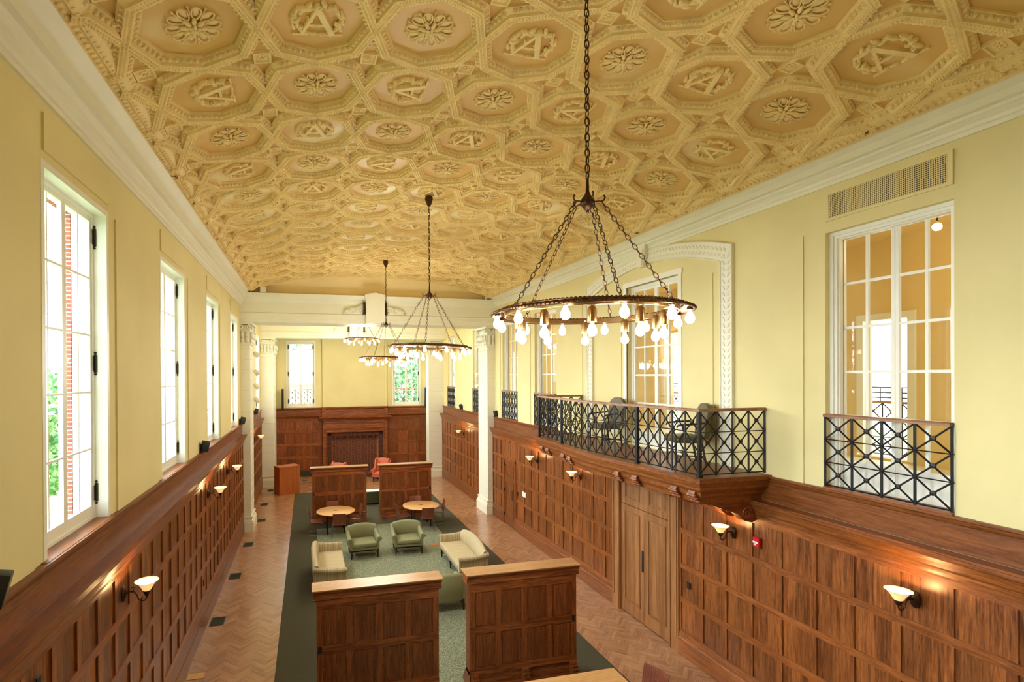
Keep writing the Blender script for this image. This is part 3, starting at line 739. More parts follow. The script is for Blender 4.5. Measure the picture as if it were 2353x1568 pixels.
# cornices
def cornice(side, name, label, y0, y1, low):
    s = 1 if side == 'L' else -1; W_ = XL if side == 'L' else XR; e = (8.60 - low)
    prof = [(0, low), (.03, low), (.03, low + .05), (.05, low + .06), (.06, low + .10), (.10, low + .13), (.10, low + .30 * e), (.13, low + .34 * e), (.14, low + .40 * e), (.20, low + .42 * e), (.20, low + .62 * e), (.24, low + .66 * e), (.28, low + .78 * e), (.34, low + .86 * e), (.37, low + .9 * e), (.37, 8.62), (0, 8.8)]
    m = MB(); m.prism([(W_ + s * d, z) for d, z in prof], y0, y1, 'y'); struct(m.obj(name, 'cream', smooth=30), label, 'cornice')
cornice('L', 'trim_12', 'deep cream cornice above the tall left windows', Y0, 18.95, 7.98)
cornice('R', 'trim_13', 'deep cream cornice above the right wall', Y0, 18.95, 8.15)
# beams
def beam(name, label, y, t, z0, z1, x0=XL, x1=XR, steps=True):
    root = thing(name, label, 'beam'); root['kind'] = 'structure'
    m = MB(); h = z1 - z0
    prof = [(y, z0), (y, z0 + .12 * h), (y - .02, z0 + .13 * h), (y - .02, z0 + .26 * h), (y - .05, z0 + .29 * h), (y - .05, z0 + .32 * h), (y - .01, z0 + .34 * h), (y - .01, z0 + .70 * h), (y - .05, z0 + .74 * h), (y - .09, z0 + .80 * h), (y - .15, z0 + .84 * h), (y - .20, z0 + .93 * h), (y - .22, z1), (y + t, z1), (y + t, z0)]
    m.prism([(a, b) for a, b in prof], x0, x1, 'x'); m.obj('beam_body', 'cream', root, smooth=30)
    m = MB()                           # cartouche
    cx = CX - .04; pr = []
    outl = [(-.34, z0), (-.34, z0 + .80 * h), (-.40, z0 + .98 * h), (-.36, z0 + 1.03 * h), (-.2, z0 + 1.07 * h), (0, z0 + 1.10 * h), (.2, z0 + 1.07 * h), (.36, z0 + 1.03 * h), (.40, z0 + .98 * h), (.34, z0 + .80 * h), (.34, z0)]
    m.prism([(cx + a, b) for a, b in outl], y - .34, y - .02, 'y')
    for k in range(7): m.ball((cx - .3 + .1 * k, y - .3, z0 + (1.03 + .06 * (1 - abs(k - 3) / 3)) * h), .05, .05, .045, n=8, k=5)
    m.obj('cartouche', 'cream', root, smooth=40)
    for s in (-1, 1):                  # scroll reliefs
        m = MB()
        outl = [(.36, .34), (.36, .72), (.5, .70), (.62, .62), (.72, .56), (.82, .60), (.94, .56), (1.05, .42), (1.16, .34)]
        m.prism([(cx + s * a, z0 + b * h) for a, b in outl], y - .12, y - .01, 'y')
        for (cx_, cz_, r_) in ((.52, .48, .15), (.80, .44, .11), (1.0, .41, .07)):
            pts = [(cx + s * (cx_ + r_ * (1 - q / 22) * cos(q * .55)), y - .13, z0 + cz_ * h + r_ * (1 - q / 22) * sin(q * .55)) for q in range(20)]
            m.tube(pts, .032, 6)
        for q in range(9): m.ball((cx + s * (.42 + .07 * q), y - .11, z0 + (.66 - .03 * q) * h), .06, .05, .04, n=7, k=4)
        m.obj('scroll_relief', 'cream', root, smooth=40)
        m = MB(); xs = sorted((cx + s * .37, cx + s * .43)); m.box(xs[0], xs[1], y - .30, y, z0 + .34 * h, z0 + .76 * h); m.box(xs[0] - .02, xs[1] + .02, y - .32, y, z0 + .33 * h, z0 + .38 * h); m.obj('bracket', 'bronze', root)
    return root
beam('beam', 'first cream plaster beam across the hall with cartouche and scrolls', 18.92, 1.15, 7.42, 8.43)['kind'] = 'structure'
beam('beam', 'second cream plaster beam farther back, partly hidden by the first', 26.4, 0.7, 7.42, 8.43)
# pilasters
def scroll(m, c, r, s, ax, turns=18, th=.022):
    pts = []
    for q in range(turns):
        a = q * .5; rr = r * (1 - q / (turns + 3)); p = (rr * cos(a) * s, rr * sin(a))
        pts.append((c[0] + (p[0] if ax == 'x' else 0), c[1] + (p[0] if ax == 'y' else 0), c[2] + p[1]))
    m.tube(pts, th, 6)
def pilaster(name, label, x0, x1, y0, y1, open_sides, seams=.37):
    root = thing(name, label, 'pilaster', ((x0 + x1) / 2, (y0 + y1) / 2, 0)); root['kind'] = 'structure'
    ox, oy = (x0 + x1) / 2, (y0 + y1) / 2; hx, hy = (x1 - x0) / 2, (y1 - y0) / 2
    m = MB(); z = .56; q = 0
    m.box(-hx + .014, hx - .014, -hy + .014, hy - .014, 0, 7.0)
    while z < 6.62: e = min(z + seams, 6.62); m.rbox(-hx, hx, -hy, hy, z + .005, e - .005, .009, 1); z = e
    m.obj('shaft', 'cream', root, smooth=30)
    m = MB(); m.box(-hx - .08, hx + .08, -hy - .08, hy + .08, 0, .34); m.box(-hx - .06, hx + .06, -hy - .06, hy + .06, .34, .40); m.box(-hx - .03, hx + .03, -hy - .03, hy + .03, .40, .50); m.box(-hx - .045, hx + .045, -hy - .045, hy + .045, .50, .54)
    m.obj('base', 'cream', root, smooth=0)
    m = MB(); m.box(-hx, hx, -hy, hy, 6.62, 7.32); m.box(-hx - .1, hx + .1, -hy - .1, hy + .1, 7.34, 7.42); m.box(-hx - .04, hx + .04, -hy - .04, hy + .04, 6.64, 6.70)
    rr = random.Random(5)
    for sx in (-1, 1):
        for yy in (-hy - .06, ): scroll(m, (sx * hx * .9, yy, 7.24), .10, sx, 'x', th=.025)
        for sy in (-1, 1): scroll(m, (sx * (hx + .06), sy * hy * .85, 7.24), .10, sy, 'y', th=.025)
    for tier, (zz, out) in enumerate(((6.78, .03), (6.98, .06))):
        nx = max(2, int(2 * hx / .13)); ny = max(3, int(2 * hy / .16))
        for k in range(nx):
            x_ = -hx + (k + .5) * 2 * hx / nx; m.ball((x_, -hy - out, zz), .06, .04, .12, n=7, k=5); m.ball((x_, -hy - out - .04, zz + .1), .05, .03, .03, n=6, k=4)
        for k in range(ny):
            y_ = -hy + (k + .5) * 2 * hy / ny
            for sx in (-1, 1): m.ball((sx * (hx + out), y_, zz), .04, .07, .12, n=7, k=5); m.ball((sx * (hx + out + .04), y_, zz + .1), .03, .05, .03, n=6, k=4)
    m.obj('capital', 'cream', root, smooth=45)
    return root
pilaster('pilaster', 'cream block-jointed pilaster on the left, nearer of the left pair', XL - .02, -1.98, 19.06, 20.12, 'x')
pilaster('pilaster', 'cream block-jointed pilaster on the right, nearer of the right pair', 6.90, XR + .02, 19.08, 20.18, 'x')
pilaster('pilaster', 'cream block-jointed pilaster left of the fireplace wall', XL, -1.66, 26.50, 28.75, 'x')
pilaster('pilaster', 'cream block-jointed pilaster right of the fireplace wall', 6.36, XR, 26.9, 27.5, 'x')
for o in COL.objects:
    if o.parent is None and o.type == 'EMPTY' and o.name.split('.')[0] in ('beam', 'pilaster'): pass
n_ = 14
for o in list(COL.objects):
    if o.parent is None and o.name.split('.')[0] in ('beam', 'pilaster'): o.name = 'trim_%d' % n_; n_ += 1

# carved arch frame on right wall
root = thing('trim_20', 'carved cream plaster arch frame on the wall behind the balcony', 'arch'); root['kind'] = 'structure'
m = MB(); ya, yb, yc = 7.38, 12.12, 9.75
def arcz(y_, e, spring, rise, hw): u = (y_ - yc) / hw; return spring + rise * (1 - u * u)
outer = [(y_, arcz(y_, 0, 7.76, .42, 2.37)) for y_ in np.linspace(ya, yb, 25)]
inner = [(y_, arcz(y_, 0, 7.50, .40, 2.10)) for y_ in np.linspace(ya + .27, yb - .27, 25)]
fr = []
for (a, b), (c, d) in zip(outer, inner): fr.append(((a, b), (c, d)))
pts_o = [(ya, 3.87)] + outer + [(yb, 3.87)]; pts_i = [(ya + .27, 3.87)] + inner + [(yb - .27, 3.87)]
for i in range(len(pts_o) - 1):
    m.prism([pts_o[i], pts_o[i + 1], pts_i[i + 1], pts_i[i]], XR - .045, XR + .001, 'x')
def lerp(a, b, t): return (a[0] + (b[0] - a[0]) * t, a[1] + (b[1] - a[1]) * t)
for t_ in (.03, .97):
    pp = [lerp(a, b, t_) for a, b in zip(pts_o, pts_i)]; m.tube([(XR - .05, p[0], p[1]) for p in pp], .016, 6)
m.obj('frame_band', 'cream', root, smooth=30)
m = MB(); mid = [lerp(a, b, .5) for a, b in zip(pts_o, pts_i)]
for a, b in zip(mid[:-1], mid[1:]):
    L_ = math.dist(a, b); k_ = max(1, int(round(L_ / .11)))
    for q in range(k_):
        p = lerp(a, b, (q + .5) / k_); an = math.atan2(b[1] - a[1], b[0] - a[0]); qd = q % 2 * 2 - 1
        for off, ra in ((.055, .6), (-.055, -.6)):
            y_ = p[0] - off * sin(an); z_ = p[1] + off * cos(an)
            m.ball((0, 0, 0), .012, .055, .022, n=6, k=4, xf=Matrix.Translation((XR - .048, y_, z_)) @ Matrix.Rotation(an + ra, 4, 'X'))
m.obj('leaf_carving', 'cream', root, smooth=45)
m = MB(); m.prism([(yc - .10, 7.84), (yc + .10, 7.84), (yc + .17, 8.30), (yc - .17, 8.30)], XR - .15, XR, 'x'); m.prism([(yc - .07, 7.86), (yc + .07, 7.86), (yc + .12, 8.2), (yc - .12, 8.2)], XR - .18, XR - .14, 'x')
m.obj('keystone', 'cream', root, smooth=0)
m = MB(); slab(m, XR, 7.85, 8.55, ZL, 7.35, .015, -1); slab(m, XR, 10.65, 11.6, ZL, 7.35, .015, -1); m.obj('wall_panels', 'wall', root, smooth=0)
m = MB()
m.box(XR - .02, XR + .02, ARCH[0] - .1, ARCH[0], 3.9, 7.6); m.box(XR - .02, XR + .02, ARCH[1], ARCH[1] + .1, 3.9, 7.6); m.box(XR - .025, XR + .03, ARCH[0] - .12, ARCH[1] + .12, 7.5, 7.61)
m.obj('door_casing', 'white', root, smooth=0)

# ================================================================== BACK WALL PANELLING + FIREPLACE
root = thing('trim_21', 'dark oak panelling of the far wall either side of the fireplace', 'panelling'); root['kind'] = 'structure'
yb_ = YB - .12
mz, mx = MB(), MB()
for xa, xb in ((-1.70, .78), (4.34, 6.84)):
    n = 5 if xa < 0 else 4; cw = (xb - xa) / n
    mx.box(xa, xb, yb_, YB, 0, 3.73, .4)
    for (z0, z1) in ((2.52, 3.02), (1.82, 2.38), (1.14, 1.68), (.46, 1.0)):
        for k in range(n): mz.box(xa + k * cw + .05, xa + (k + 1) * cw - .05, yb_ - .006, yb_ + .01, z0, z1, rnd.random())
    for z in (0.30, .42, 1.0, 1.68, 2.38, 3.02): pass
    for z0, z1 in ((0, .40), (1.0, 1.14), (1.68, 1.82), (2.38, 2.52), (3.02, 3.2)): mx.box(xa, xb, yb_ - .025, yb_, z0, z1, rnd.random())
    for k in range(n + 1): mz.box(max(xa, xa + k * cw - .05), min(xb, xa + k * cw + .05), yb_ - .024, yb_, .4, 3.02, rnd.random())
    prof = [(yb_, 3.14), (yb_ - .03, 3.16), (yb_ - .04, 3.22), (yb_ - .12, 3.28), (yb_ - .16, 3.34), (yb_ - .17, 3.40), (yb_ - .02, 3.41), (yb_ - .02, 3.66), (yb_ - .06, 3.70), (yb_ - .08, 3.76), (yb_, 3.77), (YB, 3.77), (YB, 3.14)]
    mx.prism(prof, xa, xb, 'x', .5)
mz.obj('panel_fields', 'redz', root, smooth=0); mx.obj('rails', 'redx', root, smooth=0)
root = thing('fireplace', 'large oak and dark brick fireplace on the far wall', 'fireplace', (2.56, YB - .12, 0))
fx = 2.56; W2 = 1.80
m = MB()
for s in (-1, 1): m.box(s * 1.60 if s > 0 else -1.80, 1.80 if s > 0 else -1.60, -.22, 0, 0, 3.10, .4); m.box(*(sorted((s * 1.62, s * 1.78))), -.25, -.22, .35, 2.9, .7)
m.box(-1.80, 1.80, -.20, 0, 2.44, 3.10, .5); m.box(-1.62, 1.62, -.23, -.2, 2.62, 2.82, .8); m.box(-1.7, 1.7, -.24, -.2, 2.90, 2.95, .3)
m.obj('surround', 'redx', root, smooth=0)
m = MB(); m.prism([(-.20, 3.06), (-.26, 3.10), (-.30, 3.16), (-.40, 3.20), (-.42, 3.26), (0.0, 3.28), (0, 3.06)], -1.98, 1.98, 'x', .9); m.obj('mantel_shelf', 'redx', root, smooth=0)
m = MB(); m.box(-1.80, 1.80, -.12, 0, 3.28, 3.70, .5); m.prism([(-.12, 3.66), (-.18, 3.70), (-.20, 3.77), (0, 3.80), (0, 3.66)], -1.84, 1.84, 'x', .6)
for s in (-1, 1): m.box(*(sorted((s * 1.62, s * 1.82))), -.16, 0, 3.28, 3.72, .7)
m.obj('overmantel', 'redx', root, smooth=0)
m = MB()
for s in (-1, 1): m.box(*(sorted((s * 1.60, s * 1.54))), -.26, -.1, 0, 2.42, .6)
m.box(-1.60, 1.60, -.26, -.1, 2.40, 2.46, .6); m.obj('inner_moulding', 'redx', root, smooth=0)
m = MB()
for s in (-1, 1):
    for k in range(34): m.rbox(*(sorted((s * 1.54, s * 1.30))), -.17, .02, .02 + k * .07, .08 + k * .07, .006, 1)
for k in range(44): m.rbox(-1.53 + k * .07, -1.47 + k * .07, -.17, .02, 2.17, 2.40, .006, 1)
m.obj('brick_arch', 'firebrick', root, smooth=0)
m = MB(); m.box(-1.55, 1.55, -.14, .03, 0, .02); m.box(-1.55, -1.30, -.14, .03, 0, 2.4); m.box(1.30, 1.55, -.14, .03, 0, 2.4); m.box(-1.5, 1.5, -.14, .03, 2.17, 2.40); m.box(-1.32, 1.32, .09, .115, 0, 2.3); m.obj('mortar', 'mortar', root, smooth=0)
m = MB(); wd, n, c_ = .062, 4, cos(PI / 4)
for a in range(-60, 80):
    for b in range(-12, 12):
        i, j = a + n * b, a - n * b
        for q in ((i, j, i + n, j + 1), (i + n, j - n + 1, i + n + 1, j + 1)):
            mx_, my_ = (q[0] + q[2]) / 2 * wd, (q[1] + q[3]) / 2 * wd; X = (mx_ - my_) * c_; Z = (mx_ + my_) * c_ + 1.1
            if abs(X) > 1.2 or not (.1 < Z < 2.12): continue
            g = .009; vs = []
            for (u, v) in ((q[0] * wd + g, q[1] * wd + g), (q[2] * wd - g, q[1] * wd + g), (q[2] * wd - g, q[3] * wd - g), (q[0] * wd + g, q[3] * wd - g)):
                for yy in (.08, .09): vs.append(((u - v) * c_, yy, (u + v) * c_ + 1.1))
            m.add(vs, [(0, 2, 4, 6), (1, 7, 5, 3), (0, 1, 3, 2), (2, 3, 5, 4), (4, 5, 7, 6), (6, 7, 1, 0)], rnd.random())
m.obj('fireback', 'firebrick', root, smooth=0)
m = MB(); m.box(-1.9, 1.9, -.85, -.02, .002, .03); m.obj('hearth', 'firebrick', root, smooth=0)
# chimney breast plaster above
m = MB(); m.box(.78, 4.34, YB - .14, YB, 3.78, 9.0); 
for xx in (.78, 4.22): m.box(xx, xx + .12, YB - .17, YB - .1, 3.78, 9.0)
struct(m.obj('trim_22', 'wall', smooth=0), 'yellow plaster chimney breast above the fireplace', 'wall')
# baseboard register left of the fireplace
m = MB(); m.box(-.85, .35, yb_ - .045, yb_ - .02, .08, .34); tag(m.obj('heating_grille', 'ventm', smooth=0), 'dark grille low in the far panelling left of the fireplace', 'vent')

# ================================================================== BALCONY
def railing(root, path, z0, z1, cell=.33, posts=(), hr=True, rows=3, wall_gap=0):
    """path: plan polyline [(x,y)...]; adds handrail, lattice panel(s) and posts to root (world coords)"""
    L = [0]
    for a, b in zip(path[:-1], path[1:]): L.append(L[-1] + math.dist(a, b))
    def at(d):
        for i in range(len(path) - 1):
            if d <= L[i + 1] + 1e-9: t = (d - L[i]) / (L[i + 1] - L[i]); return (path[i][0] + (path[i + 1][0] - path[i][0]) * t, path[i][1] + (path[i + 1][1] - path[i][1]) * t)
        return path[-1]
    zt = z1 - .035; zb = z0 + .02; brk = sorted({0, L[-1]} | set(posts)); ch = (zt - zb) / rows
    for s0, s1 in zip(brk[:-1], brk[1:]):
        n = max(1, round((s1 - s0) / cell)); m = MB(); ds = [s0 + (s1 - s0) * k / n for k in range(n + 1)]
        for d in ds: x_, y_ = at(d); m.tube([(x_, y_, zb - .02), (x_, y_, zt)], .015, 6)
        for r in range(rows + 1):
            z = zb + r * ch; m.tube([(*at(d), z) for d in ds], .008 if 0 < r < rows else .010, 5)
        for d0, d1 in zip(ds[:-1], ds[1:]):
            for r in range(rows):
                z = zb + r * ch; a, b = at(d0), at(d1); c = ((a[0] + b[0]) / 2, (a[1] + b[1]) / 2, z + ch / 2)
                m.tube([(*a, z), c, (*b, z + ch)], .0115, 5); m.tube([(*a, z + ch), c, (*b, z)], .0115, 5)
                an = math.atan2(b[1] - a[1], b[0] - a[0]); m.lathe([(0, -.02), (.030, -.014), (.033, 0), (.030, .014), (0, .02)], n=8, xf=Matrix.Translation(c) @ Matrix.Rotation(an, 4, 'Z') @ Matrix.Rotation(PI / 2, 4, 'X'))
        for d in ds:
            for r in range(1, rows): m.ball((*at(d), zb + r * ch), .020, n=6, k=4)
        m.obj('lattice_panel', 'iron', root)
    if hr:
        m = MB(); pr = [(-.040, -.005), (-.042, .02), (-.030, .04), (.030, .04), (.042, .02), (.040, -.005)]
        pp = []
        for i, p in enumerate(path):
            a = path[max(0, i - 1)]; b = path[min(len(path) - 1, i + 1)]; d = Vector((b[0] - a[0], b[1] - a[1], 0)).normalized(); nn = Vector((-d.y, d.x, 0))
            if 0 < i < len(path) - 1:
                d1 = Vector((p[0] - a[0], p[1] - a[1], 0)).normalized(); k = 1 / max(.4, abs(d1.dot(d))); nn = nn * k
            pp.append(((p[0], p[1], z1 - .035), nn, (0, 0, 1)))
        m.sweep(pr, pp, .6); m.obj('handrail', 'raily', root, smooth=50, label='wooden handrail')
BZ = 3.93
def bow(y_):
    if y_ <= 8.15: return 5.93 - (y_ - 6.75) / 1.4 * .10
    if y_ >= 11.0: return 5.93 - (12.4 - y_) / 1.4 * .10
    u = (y_ - 9.575) / 1.425; return 5.83 - .15 * (1 - u * u)
yy_ = [6.75, 8.15] + [8.15 + 2.85 * k / 8 for k in range(1, 8)] + [11.0, 12.4]
front = [(bow(y_), y_) for y_ in yy_]
bal = thing('balcony', 'projecting oak balcony with carved brackets over the double door', 'balcony', (0, 0, 0))
m = MB()
off = [(x_ - .10, y_) for x_, y_ in front]; off[0] = (off[0][0], off[0][1] - .12); off[-1] = (off[-1][0], off[-1][1] + .12)
slabp = off + [(XR, off[-1][1]), (XR, off[0][1])]
m.prism(slabp, 3.83, 3.88, 'z', .4); m.obj('deck', 'oaky', bal, smooth=0)
m = MB(); prof = [(0, 3.83), (0, 3.81), (.02, 3.80), (.03, 3.765), (.05, 3.73), (.055, 3.69), (.08, 3.665), (.09, 3.65), (.13, 3.645), (.14, 3.57), (.18, 3.52), (.20, 3.44), (.4, 3.44)]
def inset(path, d):   # offset toward wall (+x) and toward centre
    out = []
    for i, (x_, y_) in enumerate(path):
        sy = d if i == 0 else (-d if i == len(path) - 1 else 0); out.append((x_ + d, y_ + sy))
    return out
full = lambda d: [(XR - .0, inset(off, d)[0][1])] + inset(off, d) + [(XR - .0, inset(off, d)[-1][1])]
n = len(prof); vs = []; fs = []; rings = [full(d) for d, z in prof]; k_ = len(rings[0])
for (d, z), rg in zip(prof, rings): vs += [(x_, y_, z) for x_, y_ in rg]
for i in range(n - 1):
    for j in range(k_ - 1): fs.append((i * k_ + j, i * k_ + j + 1, (i + 1) * k_ + j + 1, (i + 1) * k_ + j))
m.add(vs, fs, .6)
m.prism(inset(off, .38) + [(XR, off[-1][1] - .38), (XR, off[0][1] + .38)], 3.44, 3.46, 'z', .3)
m.obj('fascia', 'oaky', bal, smooth=18)
for y_ in (6.90, 7.28, 8.22, 8.66, 10.5, 10.94, 11.88, 12.26):     # carved scroll brackets
    bx_ = bow(y_) + .02; m = MB()
    poly = [(PR + .0, 3.655), (bx_ - .02, 3.655), (bx_ - .04, 3.60), (bx_ - .0, 3.53), (bx_ + .08, 3.47), (bx_ + .28, 3.42), (bx_ + .5, 3.33), (PR - .38, 3.24), (PR - .24, 3.12), (PR - .1, 3.08), (PR, 3.12)]
    m.prism(poly, y_ - .07, y_ + .07, 'y', .3)
    for sy in (-1, 1):
        for (cx_, cz_, r_) in ((bx_ + .10, 3.55, .065), (PR - .2, 3.24, .10)):
            pts = [(cx_ + r_ * (1 - q / 20) * cos(q * .6), y_ + sy * .075, cz_ + r_ * (1 - q / 20) * sin(q * .6)) for q in range(17)]; m.tube(pts, .010, 5)
    for q in range(3): m.lathe([(0, -.10), (.025, -.09), (.032, -.06), (.022, -.03), (.034, 0), (.022, .03), (.032, .06), (.025, .09), (0, .10)], n=8, xf=Matrix.Translation((bx_ - .03 + q * .035, y_, 3.575 - q * .045)) @ Matrix.Rotation(PI / 2, 4, 'X'))
    m.obj('bracket', 'redx', bal, smooth=35)
br = thing('balcony_railing', 'black iron lattice railing with wooden handrail around the balcony', 'railing', (0, 0, 0))
path = [(XR - .04, 6.75)] + front + [(XR - .04, 12.4)]
Ld = [0]
for a, b in zip(path[:-1], path[1:]): Ld.append(Ld[-1] + math.dist(a, b))
posts = [Ld[1], Ld[2], Ld[10 - 0 - 0] if len(Ld) > 10 else Ld[-2], Ld[-2]]
posts = sorted({Ld[1], Ld[2], Ld[-3], Ld[-2]})
railing(br, path, 3.90, 4.95, cell=.285, posts=posts)
for i in (1, 2, len(path) - 3, len(path) - 2):
    x_, y_ = path[i]; m = MB(); m.rbox(x_ - .028, x_ + .028, y_ - .028, y_ + .028, 3.88, 4.92, .006, 1); m.box(x_ - .036, x_ + .036, y_ - .036, y_ + .036, 3.88, 3.93); m.obj('post', 'iron', br, smooth=0)
names = ['in front of the nearest inner window under the grille', 'in the opening behind the far end of the balcony', 'in the narrow opening left of the balcony, next to the pilaster', 'in the first opening beyond the right pilaster', 'in the farthest opening of the right wall']
for (a, b), l in zip(WR[1:], names):
    t = thing('window_railing', 'black iron lattice guard ' + l, 'railing', (0, 0, 0)); railing(t, [(XR - .02, a + .01), (XR - .02, b - .01)], 3.89, 4.92, cell=.37 if a < 6 else .24)

# ================================================================== ROOM BEHIND THE RIGHT WALL
def passage():
    xi, xo = XR + .22, 11.0
    m = MB(); m.box(XR + .22, 14, Y0, 29.3, 3.7, 3.86); struct(m.obj('floor', 'cream', smooth=0), 'pale floor of the upper passage behind the inner windows', 'floor')
    m = MB(); m.box(XR + .22, 14, Y0, 29.3, 8.0, 8.1); struct(m.obj('ceiling', 'ochre', smooth=0), 'ceiling of the upper passage behind the inner windows', 'ceiling')
    holes = [(6.9, 7.65, 3.9, 6.5), (1.5, 2.6, 3.9, 6.5), (11.7, 13.2, 3.9, 6.6), (18.4, 19.6, 3.9, 6.6), (23.5, 24.9, 3.9, 6.6), (28, 29, 3.9, 6.6)]
    wall_holes('wall_right', 'ochre outer wall of the upper passage, with a bright opening', 10.5, 10.7, Y0, 29.3, 3.86, 8.0, holes, 'ochre')
    m = MB()
    for a, b, c, d in holes: m.box(10.46, 10.5, a - .12, a, 3.9, d + .12); m.box(10.46, 10.5, b, b + .12, 3.9, d + .12); m.box(10.46, 10.5, a, b, d, d + .12)
    struct(m.obj('trim_23', 'cream', smooth=0), 'cream casings of the openings across the passage', 'moulding')
    for (a, b), l in (((6.9, 7.65), 'seen through the nearest inner window'), ((11.7, 13.2), 'seen through the balcony french door')):
        t = thing('terrace_railing', 'dark iron lattice railing across the passage ' + l, 'railing', (0, 0, 0)); railing(t, [(10.9, a - .3), (10.9, b + .3)], 3.9, 4.95, cell=.3)
        m = MB(); [m.tube([(10.9, a - .3, z), (10.9, b + .3, z)], .012, 6) for z in (5.02, 5.12, 5.22)]; [m.tube([(10.9, y_, 4.95), (10.9, y_, 5.22)], .01, 6) for y_ in (a, (a + b) / 2, b)]; m.obj('upper_bars', 'iron', t)
    for x_, y_, z_, lb in ((10.2, 12.85, 6.45, 'globe lamp in the passage, seen through the balcony french door'), (8.6, 5.3, 7.55, 'small globe lamp high in the passage behind the nearest inner window'), (9.2, 20.5, 7.6, 'unseen globe lamp added to light the far end of the passage')):  # last globe is out of view, added as extra light for the passage
        t = thing('passage_lamp', lb, 'lamp', (x_, y_, z_)); m = MB(); m.lathe([(0, 8.0 - z_), (.05, 7.99 - z_), (.05, 7.97 - z_), (.010, 7.95 - z_), (.010, .09), (.025, .08), (0, .07)], n=10); m.obj('stem', 'bronze', t)
        MB().ball((0, 0, 0), .055, n=14, k=8).obj('globe', 'shade_in', t); light('lamp_light', (0, 0, -.15), 14, r=.1, parent=t)
passage()

# grille above nearest inner window
t = thing('air_grille', 'perforated yellow air grille above the nearest inner window', 'vent', (XR, 5.02, 7.86))
m = MB(); m.box(-.012, 0, -.69, .69, -.165, .165); m.obj('perforated_plate', 'grille', t, smooth=0)
m = MB(); [m.box(-.022, 0, a, b, c, d) for a, b, c, d in ((-.74, .74, .165, .20), (-.74, .74, -.20, -.165), (-.74, -.69, -.165, .165), (.69, .74, -.165, .165))]; m.obj('frame', 'wall', t, smooth=0)

# ================================================================== CHANDELIERS
def bulb_mesh():
    m = MB(); m.lathe([(0.0, -.115), (.018, -.110), (.032, -.095), (.037, -.076), (.034, -.055), (.022, -.032), (.015, -.018), (.014, 0), (0, 0)], n=12); return m.mesh('bulb', MT['bulb'], 60)
def socket_mesh():
    m = MB(); m.lathe([(0, .125), (.020, .122), (.028, .112), (.036, .095), (.036, .0), (.030, -.004), (0, -.004)], n=16, flute=-.06)
    return m.mesh('socket', MT['brass'], 40)
def cap_mesh():
    m = MB(); m.lathe([(0, .022), (.022, .022), (.024, 0), (.018, -.006), (0, -.006)], n=10); return m.mesh('bulb_cap', MT['bronze'], 40)
BM, SM, CM = bulb_mesh(), socket_mesh(), cap_mesh()
def chain(m, p, q, ll=.075, wd=.017, r=.0042, n=10, ns=4):
    p, q = Vector(p), Vector(q); d = q - p; L_ = d.length; d.normalize(); k = max(2, int(L_ / (ll * .80))); st = L_ / k
    a = Vector((0, 0, 1)) if abs(d.z) < .9 else Vector((1, 0, 0)); s1 = (a - d * a.dot(d)).normalized(); s2 = d.cross(s1)
    for i in range(k):
        c = p + d * (i + .5) * st; u = s1 if i % 2 else s2
        m.tube([tuple(c + d * (ll / 2 * cos(2 * PI * j / n) * (1.0)) + u * (wd * sin(2 * PI * j / n))) for j in range(n)], r, ns, closed=True)
